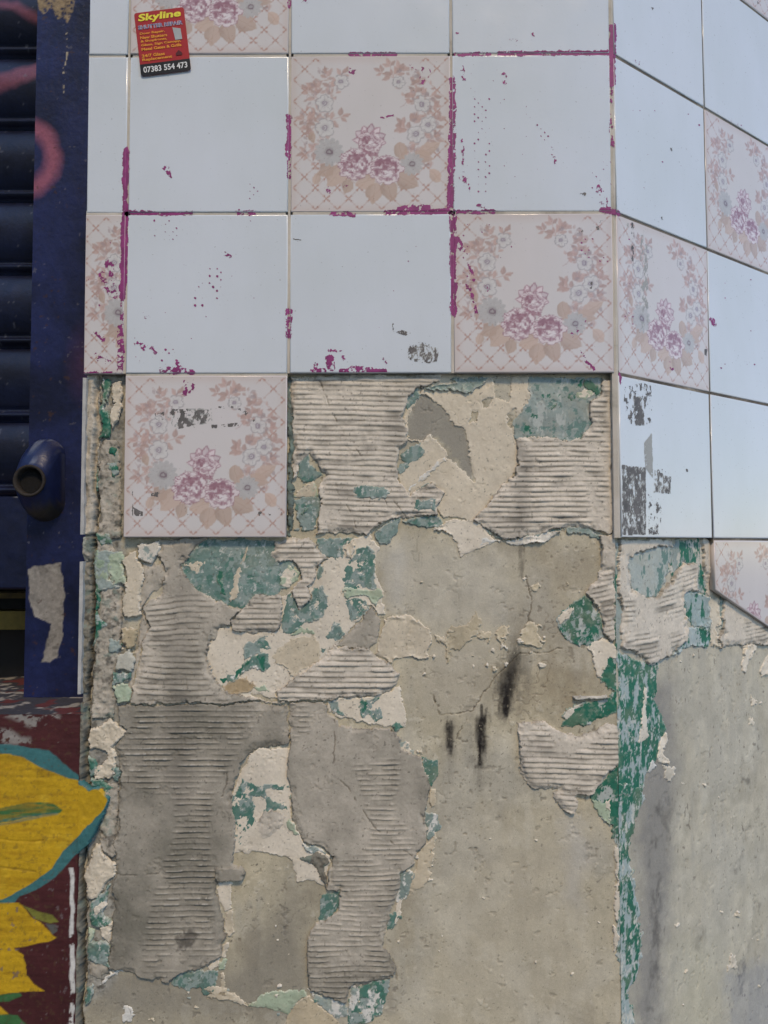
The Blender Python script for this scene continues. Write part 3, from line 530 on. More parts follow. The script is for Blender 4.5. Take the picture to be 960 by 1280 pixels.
# left strip flakes: raised so that they sit on the rough mortar
LS = [(zM, '520,140 552,140 546,200 530,300 556,330 546,432 498,442 498,300 524,250', GREEN, 'green_paint', (WHITE, 0.5, 4, .6)), (zM, '556,160 602,150 618,220 602,320 560,402 552,310 574,280', mix(CREAM, TAN, .3), 'cream_paint', None),
      (zM, '545,1000 612,1008 622,1040 606,1060 622,1150 568,1162 536,1080', PGREEN, 'pale_green_paint', None), (zM, '470,1040 492,1060 496,1200 480,1290 462,1290', GREEN, 'green_paint', (TEALP, .2, 5, .5)),
      (zM, '478,918 550,918 562,960 500,972', mix(GREEN, TEAL, .3), 'green_paint', (TEALP, .2, 5, 1)), (zM, '560,480 600,490 580,520 555,510', GREEN, 'green_paint', None), (zM, '550,560 590,555 600,600 580,640 560,600', GREEN, 'green_paint', (TEALP, 0, 4, 1)),
      (zM, '490,560 500,640 490,700 484,640', GREEN, 'green_paint', None),
      (zD, '250,165 320,118 332,170 362,220 342,330 347,440 280,452 250,402 270,300 266,220', mix(CREAM, TAN, .35), 'cream_paint', None), (zD, '248,500 327,510 332,560 290,612 252,562', TAN, 'tan_paint', None),
      (zD, '218,790 260,763 297,800 282,857 228,862', PGREEN, 'pale_green_paint', None), (zD, '330,90 430,68 442,110 400,167 328,157', mix(CREAM, WHITE, .5), 'cream_paint', (TEALP, .3, 6, 1)),
      (zD, '110,120 200,110 245,130 200,160 190,260 230,290 150,300 115,340 105,250', mix(PGREEN, GREEN, .2), 'pale_green_paint', (TEALP, .1, 6, 1)), (zD, '105,400 130,440 170,480 130,520 105,600 100,500', GREEN, 'green_paint', (TEALP, .1, 5, .7)),
      (zD, '230,640 290,610 320,650 300,720 260,700 225,700', mix(CREAM, TEALP, .5), 'cream_paint', None), (zD, '185,560 240,570 240,620 190,630', TEALP, 'teal_paint', None), (zD, '215,720 300,730 290,760 215,780', mix(TEAL, GREEN, .3), 'teal_paint', TM),
      (zF, '88,130 160,100 200,68 242,110 278,140 215,202 200,228 95,218', mix(CREAM, TAN, .35), 'cream_paint', None), (zF, '168,220 217,220 202,310 192,362 118,372 108,330 180,270', mix(CREAM, TAN, .3), 'cream_paint', None),
      (zF, '88,250 142,320 120,350 88,362', mix(GREEN, TEAL, .3), 'green_paint', TM), (zF, '92,368 150,378 192,420 182,462 150,422 92,412', mix(GREEN, TEAL, .2), 'green_paint', TM), (zF, '195,310 228,330 215,400 190,370', TEAL, 'teal_paint', TM),
      (zF, '72,862 130,698 152,698 152,750 218,800 214,860 170,882 120,975 85,990 75,930', mix(CREAM, TAN, .3), 'cream_paint', None),
      (zG, '85,290 195,178 150,330 204,380 160,402 95,390', mix(GREEN, TEAL, .3), 'green_paint', TM), (zG, '128,400 204,373 200,485 150,442', mix(CREAM, TAN, .1), 'cream_paint', None), (zG, '92,300 160,268 172,290 110,332', CREAM, 'cream_paint', None),
      (zG, '82,455 195,478 192,592 78,555', mix(TEAL, GREEN, .2), 'teal_paint', TM), (zG, '75,400 100,420 95,470 75,470', PGREEN, 'pale_green_paint', None), (zG, '70,700 95,690 100,780 72,800', mix(TEAL, GREEN, .4), 'teal_paint', TM)]
for zz, s, c_, nm, mt in LS:
    o = paint(FR, Z(*zz, s), c_, 2, nm, mott=mt)
    if o: o.location = (0, -0.0030 if zz in (zM, zD) else -0.0016, 0)
# right part of the front face
paint(FR, Z(*zI, '5,42 90,-10 245,-10 275,60 318,107 200,162 150,194 130,122 100,72'), CREAM, 1, curl=0.001)
paint(FR, Z(*zI, '232,132 240,72 335,105'), WHITE, 2, 'white_paint')
paint(FR, Z(*zI, '350,100 400,92 520,72 645,66 560,118 500,112 430,122 380,112'), mix(CREAM, WHITE, .6), 2, 'cream_paint', curl=0.002)
paint(FR, Z(*zI, '240,15 268,60 310,92 540,88 640,62 790,80 842,102 842,80 780,42 300,84 262,20'), mix(TEALP, TEAL, .5), 2, 'teal_paint', mott=TM)
for s in ('60,592 90,530 170,518 200,458 242,500 222,580 140,642 95,642 75,725', '308,570 350,508 382,520 382,590 350,622 318,602', '428,602 500,508 542,530 547,627 430,612', '668,300 685,310 672,335', '470,340 545,335 530,358 480,352', '0,575 60,580 55,605 0,600', '240,560 300,570 280,605 235,590'):
    paint(FR, Z(*zI, s), mix(TAN, C_LIGHT, .25), 1, 'tan_paint', var=0.12, k=1.3)
MOG = [(mix(TEALP, WHITE, .4), 0.12, 6, 0.6), (TEALP, 0.35, 4, 1)]
paint(FR, Z(*zI, '618,502 690,428 760,378 802,420 845,500 857,582 792,634 740,634 660,604 628,542'), GREEN, 2, 'green_paint', mott=MOG)
paint(FR, Z(*zI, '626,502 690,433 717,440 702,502 640,528'), CREAM, 3); paint(FR, Z(*zI, '788,502 815,468 824,512'), CREAM, 3)
paint(FR, Z(*zI, '765,642 850,583 905,620 934,650 922,702 880,692 852,795 828,782 803,690 798,650'), CREAM, 2)
paint(FR, Z(*zI, '655,960 662,940 735,918 870,892 905,860 828,802 860,690 870,650 935,600 1000,560 1000,960 940,960 830,1004 700,1045 660,1035'), GREEN, 1, 'green_paint', mott=[(mix(TEALP, WHITE, .3), 0.45, 7, 0.7)])
paint(FR, Z(*zI, '660,945 730,922 690,985 662,1000'), mix(CREAM, WHITE, .4), 2)
paint(FR, Z(*zJ, '515,560 560,510 655,400 660,230 720,60 760,60 760,960 640,970 618,790 610,712 548,672 538,612'), GREEN, 1, 'green_paint', mott=[(mix(TEALP, WHITE, .3), 0.16, 5, 0.6)])
paint(FR, Z(*zJ, '525,578 602,600 607,714 580,692 548,662'), PGREEN, 2, 'pale_green_paint'); paint(FR, Z(*zJ, '565,595 606,596 600,640'), CREAM, 3)
for s in ('180,380 215,420 215,520 230,700 215,760 195,700 205,560', '190,790 218,800 210,900 186,930'): paint(FR, Z(*zL, s), CREAM, 2)
paint(FR, Z(*zL, '190,300 300,280 300,1290 245,1290 235,1090 198,950 214,700 214,540'), GREEN, 1, 'green_paint', mott=[(mix(TEALP, PALEB, .5), 0.2, 6, 0.4), (mix(TEALP, WHITE, .4), .5, 3.5, .6)])
paint(FR, Z(*zI, '890,250 945,80 950,640 910,640 912,400'), TEALP, 2, 'teal_paint', mott=[(GREEN, 0.1, 7, .4), (WHITE, 0.4, 5, .5)])
# right face paint
MOR = [(mix(PALEB, WHITE, .1), 0.05, 7, 0.4), (TEALP, 0.4, 4, .6)]
paint(RT, Z(*zK, '272,148 330,104 400,90 474,86 486,130 444,284 402,336 340,348 284,312'), mix(TEALP, WHITE, .25), 2, 'teal_paint', mott=[(TEAL, 0.35, 8, .4), (GREEN, 0.6, 10, .4)])
paint(RT, Z(*zK, '474,130 496,60 665,60 690,200 650,335 598,300 603,190 540,172 476,250'), TEALP, 1, 'teal_paint', mott=[(GREEN, 0.15, 8, .3), (mix(ADH, TEALP, .3), 0.2, 6, .5)])
paint(RT, Z(*zK, '524,328 620,318 675,340 664,482 600,500 545,442'), mix(PALEB, TEAL, .3), 2, 'teal_paint', mott=[(GREEN, 0.2, 8, .4)], curl=0.002)
paint(RT, Z(*zK, '552,500 655,486 676,562 642,606 580,592 485,640 552,572'), PALEB, 2, 'teal_paint', mott=[(GREEN, 0.25, 8, .5)], curl=0.002)
paint(RT, Z(*zK, '664,335 712,355 718,470 692,502 716,596 676,592 664,500'), mix(CREAM, TAN, .3), 1, curl=0.0015)
paint(RT, Z(*zK, '715,350 745,360 742,480 715,520'), mix(TEAL, TEALP, .5), 2, 'teal_paint', mott=TM)
paint(RT, Z(*zK, '832,590 908,588 882,650 852,730 834,702'), CREAM, 2, curl=0.001); paint(RT, Z(*zK, '928,690 965,630 1010,640 985,720 940,740 922,722'), CREAM, 2, curl=0.0015)
paint(RT, Z(*zK, '883,838 912,868 890,884'), CREAM, 2); paint(RT, Z(*zK, '880,930 895,960 870,1000 865,980'), mix(CREAM, C_LIGHT, .5), 1)
paint(RT, cat(Z(*zK, '215,600 240,635 300,650 375,690 425,680 412,760 408,860 432,925 458,1020 432,1050 412,1160 350,1240'), Z(*zL, '345,120 200,150 200,0')), GREEN, 1, 'green_paint', mott=[(mix(PALEB, TEALP, .4), 0.24, 6, 0.45), (mix(TEALP, WHITE, .4), 0.42, 3.5, .7), (GREEN, 0.35, 9, .4)])
paint(RT, Z(*zL, '200,80 348,100 345,180 300,250 276,400 284,540 312,700 340,850 330,1010 284,1100 290,1295 200,1295'), GREEN, 1, 'green_paint', mott=[(mix(PALEB, TEALP, .5), 0.14, 6, 0.4), (mix(TEALP, WHITE, .5), 0.4, 3.5, .7), (mix(C_LIGHT, PALEB, .4), 0.5, 5, .5)], k=1.3)
paint(RT, Z(*zK, '350,788 368,800 354,1000 372,1042 320,1078 298,1062 333,930'), mix(CREAM, WHITE, .2), 2)
paint(RT, Z(*zK, '432,1048 455,1020 455,1140 468,1180 440,1184 410,1150'), mix(CREAM, WHITE, .1), 2, curl=0.0015); paint(RT, Z(*zK, '350,1230 380,1160 405,1190 370,1240'), WHITE, 2, 'white_paint')
paint(RT, Z(*zL, '772,930 800,935 822,1002 780,1008'), mix(CREAM, TAN, .2), 1); paint(RT, Z(*zK, '195,80 250,90 240,560 225,620 195,600'), TEALP, 1, 'teal_paint', mott=[(GREEN, 0.0, 7, .3)])
paint(RT, Z(*zL, '445,0 495,0 490,60 460,78 442,70'), mix(CREAM, C_GREY, .5), 1)
rc = random.Random(5)
def chips(fc, poly, n, cols, r0=1.5, r1=4.5):
    p = Q(poly); lo, hi = p.min(0), p.max(0); k = 0
    while k < n:
        x, y = rc.uniform(lo[0], hi[0]), rc.uniform(lo[1], hi[1])
        if sdpoly(p, np.array([x]), np.array([y]))[0] > 0: continue
        k += 1; r = rc.uniform(r0, r1) * rc.uniform(.5, 1); m_ = rc.randint(5, 7); a0 = rc.uniform(0, 6)
        pts = np.array([[x + r * rc.uniform(.6, 1.5) * math.cos(a0 + i * 6.283 / m_), y + r * rc.uniform(.5, 1.2) * math.sin(a0 + i * 6.283 / m_)] for i in range(m_)])
        c_, nm = rc.choice(cols); paint(fc, pts, c_, 2, nm, k=.5, curl=.0006)
CR_ = [(mix(CREAM, C_LIGHT, .4), 'cream_paint'), (mix(TAN, C_LIGHT, .5), 'tan_paint'), (mix(CREAM, WHITE, .3), 'cream_paint')]
MX_ = CR_ + [(TEALP, 'teal_paint'), (mix(TEAL, GREEN, .3), 'teal_paint')]
chips(FR, '500,770 680,780 690,830 560,860 505,840', 22, CR_); chips(FR, '480,690 740,690 740,760 500,760', 8, CR_, 1.2, 3); chips(FR, '500,940 560,940 540,1100 490,1240', 14, MX_, 1.5, 4)
chips(FR, '530,980 760,1050 760,1270 520,1270', 12, CR_[:1], 1, 2.5); chips(FR, '745,690 775,690 775,860 745,850', 10, MX_); chips(FR, '150,1225 480,1240 480,1278 130,1278', 12, MX_, 1.5, 4); chips(FR, '280,1090 385,1090 380,1200 290,1200', 6, CR_, 1, 3)
chips(FR, '145,690 175,690 165,870 150,870', 14, MX_, 2, 5); chips(RT, '815,820 955,815 955,1000 830,1000', 10, CR_[:1], 1, 3); chips(RT, '840,1150 950,1100 950,1270 850,1270', 9, CR_[:2], 1.5, 4); chips(FR, '365,590 410,590 405,665 370,665', 8, MX_, 1.5, 4)
# the base coats themselves, culled where adhesive covers them
for fc, nm in ((FR, 'render_coat'), (RT, 'render_coat')):
    full = (slice(None), slice(None)); o = fc.build(nm, full, ~fc.cov, fc.h0, fc.basec, MAT['render'], wall)

# plain render carrying on below the picture to the pavement
for nm_, o_, d_, n_, s0, s1, zt in (('f', FR.org, DF, NF, WALL_L + .001, CORN, .9555), ('r', RT.org, DR, NR, 0.0, .7, .8755)):
    q_ = [o_ + d_ * s0, o_ + d_ * s1, o_ + d_ * s1 - n_ * .005, o_ + d_ * s0 - n_ * .005]
    link('lower_render', poly_mesh('lower_render', q_ + [p_ + UP * zt for p_ in q_], [(0, 1, 5, 4), (1, 2, 6, 5), (2, 3, 7, 6), (3, 0, 4, 7), (4, 5, 6, 7)], MAT['core']), wall)
# ------------------------------------------------------------------ tiles
TT = 0.0062; RB = 0.0011
def inset(pts, d):
    n = len(pts); out = []
    for i in range(n):
        p0, p1, p2 = pts[i - 1], pts[i], pts[(i + 1) % n]
        e1 = (p1 - p0) / np.linalg.norm(p1 - p0); e2 = (p2 - p1) / np.linalg.norm(p2 - p1)
        n1 = np.array([-e1[1], e1[0]]); n2 = np.array([-e2[1], e2[0]])
        out.append(p1 + d * (n1 + n2) / (1 + n1 @ n2))
    return np.array(out)
def tile_mesh(pts, mat):                   # pts counter-clockwise in (s, z); local y is depth, 0 at the glazed face
    rings = [(0, TT), (0, RB)] + [(RB * (1 - math.cos(a)), RB * (1 - math.sin(a))) for a in (0.4, 0.8, 1.2, math.pi / 2)] + [(RB + 0.0006, 0)]
    V = []; n = len(pts)
    for i, dpt in rings:
        q = inset(pts, i) if i > 0 else pts
        V += [(p[0], dpt, p[1]) for p in q]
    Fc = []
    for k in range(len(rings) - 1):
        for i in range(n): j = (i + 1) % n; Fc.append((k * n + i, k * n + j, (k + 1) * n + j, (k + 1) * n + i))
    Fc.append(tuple((len(rings) - 1) * n + i for i in range(n))); Fc.append(tuple(range(n))[::-1])
    return poly_mesh('tile', V, Fc, mat, True)
# ---- the floral print, painted in code on an n x n canvas
def floral(n):
    v, u = np.meshgrid((np.arange(n) + .5) / n, (np.arange(n) + .5) / n, indexing='ij')
    px = 1.0 / n
    u0_, v0_ = u, v
    bgc = np.array((214, 208, 207.)); C = np.broadcast_to(bgc, (n, n, 3)).copy()
    edge = np.minimum(np.minimum(u, 1 - u), np.minimum(v, 1 - v))
    C = mix(C, np.array((206, 188, 180.)), (0.45 * sst(0.07, 0.0, edge))[..., None])
    def bl(m, c, a=1.0):
        nonlocal C
        C = mix(C, np.array(c, float), (np.clip(m, 0, 1) * a)[..., None])
    def cov(sd): return np.clip(0.5 - sd / (1.6 * px), 0, 1)
    K = lambda x, y: ((x - 65) / 810.0, (y - 80) / 802.0)
    LAT = (190, 158, 148)
    centre = ((u - .5) / .37) ** 4 + ((v - .36) / .36) ** 4
    lm = sst(0.9, 1.3, centre) * np.where(v > 0.93, 1, 1)
    p = 0.1395
    d1 = np.abs(((u + v - 0.162) / (p)) - np.round((u + v - 0.162) / p)) * p / 1.414
    d2 = np.abs(((u - v) / p) - np.round((u - v) / p)) * p / 1.414
    ins_ = sst(0.012, 0.02, edge)
    bl(cov(np.minimum(d1, d2) - 0.0022) * lm * ins_, LAT, 0.55)
    # crosses where the lattice lines meet
    for i in range(-1, 16):
        for j in range(-1, 16):
            x = 0.081 + i * p / 2; y = 0.081 + j * p / 2
            if (i + j) % 2: continue
            if not (0 < x < 1 and 0 < y < 1): continue
            du, dv = u - x, v - y; r = np.hypot(du, dv)
            a1 = np.abs(du + dv) / 1.414; a2 = np.abs(du - dv) / 1.414
            arm = np.minimum(np.maximum(a1 - (0.003 + 0.22 * np.maximum(r - 0.012, 0)), r - 0.027), np.maximum(a2 - (0.003 + 0.22 * np.maximum(r - 0.012, 0)), r - 0.027))
            bl(cov(arm) * lm * sst(0.008, 0.016, edge), (182, 142, 130), 0.8)
    def leaf(cx, cy, L, W, ang, c, a=.85, vein=True):
        c = tuple(np.array(c) * (1 + .05 * math.sin(cx * 91 + cy * 57)))
        ca, sa = math.cos(ang), math.sin(ang); x = (u - cx) * ca + (v - cy) * sa; y = -(u - cx) * sa + (v - cy) * ca
        t = np.clip(x / L + .5, 0, 1); half = W * .5 * np.sin(math.pi * t) ** .8 * (1.25 - .5 * t)
        sd = np.maximum(np.abs(y) - half, np.abs(x) - L / 2)
        sh = 1 - 0.06 * sst(0, W * .4, y)[..., None]
        nonlocal C
        m = (cov(sd) * a)[..., None]; C = C * (1 - m) + np.array(c, float) * sh * m
        if vein: bl(cov(np.maximum(np.abs(y) - 0.0012, np.abs(x) - L * .4)), np.array(c) * .9, .6)
    wu = .0045 * fbm(u0_, v0_, .045, 3, 301) + .002 * fbm(u0_, v0_, .014, 2, 305); wv = .0045 * fbm(u0_, v0_, .045, 3, 311) + .002 * fbm(u0_, v0_, .014, 2, 315)
    u, v = u0_ + wu, v0_ + wv
    rr = random.Random(3)
    LF, BLF = (196, 168, 160), (202, 178, 164)
    def sprig(x0, y0, x1, y1, m, L=.055):
        ang = math.atan2(y1 - y0, x1 - x0)
        n_ = m
        for k in range(n_):
            t = (k + .3) / n_; x = x0 + (x1 - x0) * t; y = y0 + (y1 - y0) * t
            for s in (-1, 1):
                a_ = ang + s * rr.uniform(.7, 1.1); l = L * rr.uniform(.8, 1.15)
                leaf(x + math.cos(a_) * l * .6, y + math.sin(a_) * l * .6, l, l * .5, a_, LF, .8)
        leaf(x1, y1, L, L * .5, ang, LF, .8)
        m_ = sdline(np.array([[x0, y0], [x1, y1]]), u, v); bl(cov(m_ - .0014), (190, 152, 145), .7)
    for a in ((270, 260, 235, 150), (275, 240, 340, 150), (200, 300, 130, 240), (190, 280, 180, 220), (190, 420, 100, 400), (200, 430, 150, 470), (250, 420, 345, 385), (200, 560, 110, 590), (230, 370, 170, 375),
              (590, 190, 500, 150), (590, 190, 560, 105), (600, 180, 625, 135), (690, 280, 715, 200), (720, 290, 815, 290), (740, 340, 810, 340), (690, 330, 680, 280), (670, 470, 620, 415), (690, 430, 700, 395), (650, 460, 615, 450), (790, 460, 820, 390), (760, 520, 815, 490)):
        x0, y0 = K(a[0], a[1]); x1, y1 = K(a[2], a[3]); sprig(x0, y0, x1, y1, 2)
    for k in range(420):                   # lacy small leaves filling the wreath
        t = rr.uniform(-2.5, 2.5) - math.pi / 2; q = rr.uniform(.27, .47); x, y = .5 + q * 1.0 * math.cos(t), .43 + q * .98 * math.sin(t)
        if y > .78 or not (.06 < x < .94 and .06 < y) or (abs(x - .5) < .17 and y < .5): continue
        l = rr.uniform(.022, .042); leaf(x, y, l, l * .5, rr.uniform(0, 6.3), LF if k % 3 else (178, 162, 162), .7, False)
        if k % 4 == 0: bl(cov(sdline(np.array([[x, y], [x + rr.uniform(-.05, .05), y + rr.uniform(-.05, .05)]]), u, v) - .0011), (178, 150, 148), .6)
    for x, y, L, W, a in ((625, 575, .13, .085, 1.35), (770, 560, .16, .08, -.5), (740, 600, .13, .08, .3), (800, 700, .11, .07, .9), (195, 710, .09, .05, -1.2), (290, 700, .17, .13, 2.2), (240, 670, .12, .09, 2.6), (440, 730, .13, .10, 2.8), (485, 790, .14, .11, 1.7), (565, 775, .15, .11, 1.3), (655, 725, .16, .12, .5), (170, 500, .08, .05, 1.2), (350, 755, .1, .07, 1.9)):
        x, y = K(x, y); leaf(x, y, L, W, a, BLF, .85)
    def flower(cx, cy, r, np_=5, c=(214, 210, 208), edgec=(158, 150, 154), tw=0., cdot=(120, 100, 118)):
        th = np.arctan2(v - cy, u - cx) + tw; rad = np.hypot(u - cx, v - cy)
        R = r * (.72 + .28 * np.abs(np.cos(th * np_ / 2)) ** .6); sd = rad - R
        bl(cov(sd), c, .9); bl(cov(np.abs(sd + .003) - .0018), edgec, .9); bl(cov(np.abs(np.sin(th * np_ / 2)) * rad - .0016) * cov(sd) * (rad > r * .3), edgec, .6)
        bl(cov(rad - r * .2), (226, 222, 224), .9); bl(cov(np.abs(rad - r * .22) - .0022), cdot, .8); bl(cov(rad - .004), cdot, .8)
        bl(sst(r * .6, r * .25, rad) * cov(sd), edgec, .25)
    for x, y, r in ((320, 212, .05), (235, 325, .06), (235, 450, .065), (615, 215, .045), (730, 330, .055), (765, 435, .055), (700, 485, .06)):
        x, y = K(x, y); flower(x, y, r, 5, tw=rr.uniform(0, 3))
    for x, y, r in ((258, 575, .095), (680, 640, .075)):
        x, y = K(x, y)
        th = np.arctan2(v - y, u - x); rad = np.hypot(u - x, v - y); R = r * (.78 + .22 * np.abs(np.cos(th * 7)))
        bl(cov(rad - R), (190, 187, 186), .9); bl(cov(np.abs(np.sin(th * 7)) * rad - .0028) * cov(rad - R) * sst(.015, .03, rad), (158, 154, 156), .7)
        bl(cov(rad - r * .32), (166, 160, 160), .7); bl(cov(np.abs(rad - .014) - .004), (126, 106, 116), .85)
    def rose(x, y, r, tw, sq=.92):
        x, y = K(x, y); du, dv = u - x, (v - y) / sq; th = np.arctan2(dv, du) + tw; rad = np.hypot(du, dv)
        lump = lambda k, f, a: a * np.abs(np.sin(th * f / 2 + k))
        R = r * (1 + lump(.3, 9, .10) - .05)
        m = cov(rad - R); bl(m, (190, 160, 168), 1)
        # pale ruffled outer petals, darker hollows between them
        hat = .5 + .5 * np.sin(th * 34 + 9 * rad / r)
        bl(m * sst(.62, .80, rad / r + .10 * np.abs(np.sin(th * 4.5 + .3))) , (224, 212, 214), .95)
        bl(m * sst(.55, .95, rad / r) * sst(.7, 1, hat) * sst(.1, .6, -np.sin(th - tw + .9)), (150, 98, 114), .7)
        bl(cov(np.abs(rad - R) - .0017), (150, 110, 120), .8)
        R2 = r * .72 * (1 + .10 * np.abs(np.sin(th * 3.5 + 1)) - .05); ring = sst(.16 * r, 0, np.abs(rad - R2 * .88)) * m
        bl(ring, (148, 104, 118), .75 * np.clip(.35 + .65 * sst(-.6, .5, -np.sin(th - tw - .3)), 0, 1)); bl(cov(np.abs(rad - R2) - .0013) * m, (146, 102, 114), .7)
        # nested cupped petals: pale lower lips, dark mauve throats opening up and to the left
        for k, (q, ox, oy) in enumerate(((.66, -.02, .05), (.47, .06, .10), (.29, .00, .07))):
            cu, cv = (du - ox * r) / (r * q), (dv - oy * r) / (r * q * .84); a2 = np.arctan2(cv, cu)
            wob = .09 * np.abs(np.sin(a2 * (4.5 - k) + tw + k)) + .05 * np.sin(a2 * 7 + 3 * tw); rho = np.hypot(cu, cv) + wob
            inn = cov((rho - 1) * r * q * .8) * m
            bl(inn, (228, 218, 220), .95)
            thr = sst(.30, .98, rho) * sst(-.25, .75, -np.sin(a2 + .5 + .25 * k)) * (.6 + .4 * np.abs(np.sin(a2 * 6 + k)))
            bl(inn * np.clip(thr, 0, 1), (146, 100, 114), .9); bl(cov(np.abs(rho - 1) * r * q * .8 - .0013) * m, (142, 98, 110), .7)
    # pointed sepals round the top rose
    tx, ty = K(465, 515)
    for k in range(7):
        a_ = -math.pi / 2 + (k - 3) * .55 + .1; leaf(tx + math.cos(a_) * .066, ty + math.sin(a_) * .062, .085, .058, a_, (176, 140, 150), .9, False); leaf(tx + math.cos(a_) * .064, ty + math.sin(a_) * .060, .074, .044, a_, (220, 206, 210), .95, False)
    u, v = u0_ + wu * 2.6, v0_ + wv * 2.6
    rose(467, 524, .075, .4); rose(392, 640, .106, 1.3); rose(548, 668, .100, 2.4)
    hz = fbm(u0_, v0_, .02, 3, 321); cl = np.minimum(np.minimum(np.hypot(u - .495, v - .55) - .075, np.hypot(u - .405, v - .70) - .1), np.hypot(u - .597, v - .735) - .095)
    bl(sst(.0, -.02, cl) * sst(.05, .5, hz), (150, 108, 122), .55); bl(sst(.0, -.02, cl) * sst(.3, .7, -hz), (230, 222, 224), .6)
    for x, y in ((465, 590), (440, 575), (490, 590)):
        x, y = K(x, y); bl(cov(np.hypot(u - x, v - y) - .016), (146, 92, 108), .6)
    return C
NP_ = 225
PRINT = floral(NP_)
PRINT_LIN = np.clip(lin(PRINT) * KAL, 0, .85)
def print_mesh(x0, x1, z0, z1, u0, u1, clip=None):  # tile-local extents, canvas columns u0..u1
    nx = max(2, int(round((u1 - u0) * NP_))); ny = NP_
    xs = np.linspace(x0, x1, nx); zs = np.linspace(z1, z0, ny)
    X, Zz = np.meshgrid(xs, zs); V = np.stack([X, np.full_like(X, -0.00006), Zz], -1).reshape(-1, 3)
    ci = np.clip((np.linspace(u0, u1, nx) * (NP_ - 1)).astype(int), 0, NP_ - 1); t = PRINT_LIN[:, ci].reshape(-1, 3)
    idx = np.arange(ny * nx).reshape(ny, nx); q = np.stack([idx[1:, :-1], idx[1:, 1:], idx[:-1, 1:], idx[:-1, :-1]], -1)
    if clip is not None:
        ins = sdpoly(clip, X, Zz) < 0; kc = ins[:-1, :-1] & ins[1:, :-1] & ins[:-1, 1:] & ins[1:, 1:]; q = q[kc]
    q = q.reshape(-1, 4); u_, inv = np.unique(q, return_inverse=True)
    return mesh_np('floral_print', V[u_], inv.reshape(q.shape), t[u_], True, MAT['print_glaze'])

# ---- magenta paint left along the joints and dotted over the glaze: photo pixels
MAG, GRY = alb((140, 54, 112)), alb((104, 100, 98))
STK = []   # (polyline, half width, break-up threshold)
def S(s, hw, th=-0.6): STK.append((Q(s), hw * 1.08, th - 0.04))
S('158,187 156,260 155,330 153,372', 3.9, -0.8); S('153,372 152,405', 2.5, 0.1); S('150,410 152,440 149,462', 4, -0.1); S('157,265 200,267 238,266', 2.6, -0.5); S('298,266 318,267', 3, -0.2)
S('361,146 360,195', 3.0, -0.6); S('361,195 362,222', 2.2, 0.0); S('438,68 495,68', 2.6, -0.4); S('566,100 565,160 563,262', 4.3, -0.5); S('414,267 442,268', 3, -0.3); S('482,266 560,264', 3.4, -0.45)
S('500,262 535,259', 4, -0.2); S('563,264 618,265', 2.5, -0.4); S('566,265 567,300', 5, -0.3); S('567,300 567,392', 4.2, -0.6); S('570,68 612,67', 2.6, -0.4); S('625,67 690,66 765,66', 3.2, -0.6)
S('766,33 766,105', 3.8, -0.8); S('764,105 765,185', 2.6, 0.0); S('752,262 772,266', 3.6, -0.5); S('105,466 150,467', 2.0, -0.3); S('203,463 240,465', 4.2, -0.2); S('222,456 226,462', 3, -0.3)
S('392,465 404,464', 4.2, -0.2); S('396,455 390,462', 3, 0.1); S('427,464 480,464', 3.2, -0.5); S('440,461 465,462', 3.4, -0.3); S('700,469 772,470', 2.6, -0.4); S('361,390 361,420', 3.8, -0.2); S('774,468 774,478', 2.6, -0.4)
S('475,148 493,143', 1.8, -0.2); S('232,478 232,492', 3.6, 0.0); S('240,482 238,492', 3, 0.0); S('412,448 414,458', 5.2, -0.5); S('480,449 484,452', 3, 0.0); S('426,440 432,450', 3, 0.1); S('411,438 420,438', 2, 0.1)
S('587,330 592,350', 3, 0.0); S('585,345 587,362', 2.6, 0.0); S('590,368 596,392', 3, 0.1); S('583,345 583,360', 2, 0.0); S('606,358 610,362', 2.5, 0.0); S('722,437 742,462', 2.4, 0.05); S('715,420 732,400', 2.6, 0.25); S('572,300 578,312', 4, -0.2)
S('137,330 140,345', 6, 0.0); S('128,345 142,368', 6, 0.2); S('122,415 128,425', 3.4, 0.0); S('115,445 140,455', 4, 0.25); S('168,425 180,436', 4, 0.2); S('190,435 193,440', 3.4, -0.1); S('184,396 188,400', 3, 0.1); S('282,318 287,320', 2.6, -0.2); S('208,212 210,222', 4.6, 0.0)
S('578,85 580,98', 3, 0.1); S('578,175 579,205', 2.4, 0.1); S('578,218 584,235', 5, 0.1); S('630,92 631,104', 2.6, 0.0); S('690,190 693,203', 3, 0.25); S('600,258 605,262', 4, 0.1); S('748,235 760,262', 5, 0.3); S('437,88 442,90', 4, 0.2)
S('515,82 535,90', 4, 0.35); S('525,105 532,96', 4, 0.2); S('408,236 412,240', 3, 0.25); S('430,232 436,230', 2.5, 0.2); S('795,75 798,79', 3, 0.1); S('890,400 892,404', 3, -0.2); S('838,452 842,465', 2.5, 0.2); S('913,150 925,157', 2, 0.3); S('565,42 580,40', 2, 0.3)
S('362,0 361,8', 2.2, -0.4); S('640,50 645,53', 3, 0.2); S('668,42 673,43', 3, 0.2); S('378,0 385,3', 3, 0.2)
DOTS = []
def dots(poly, n, r0=0.6, r1=1.6, seed=0):
    r_ = random.Random(seed); p = Q(poly); x0, y0 = p.min(0); x1, y1 = p.max(0); k = 0; t = 0
    while k < n and t < 4000:
        t += 1; x = round(r_.uniform(x0, x1) / 4.6); y = round(r_.uniform(y0, y1) / 4.6)
        if (x + y) % 2: continue
        x, y = x * 4.6, y * 4.6
        if sdpoly(p, np.array([x]), np.array([y]))[0] < 0: DOTS.append((x, y, r_.uniform(r0, r1))); k += 1
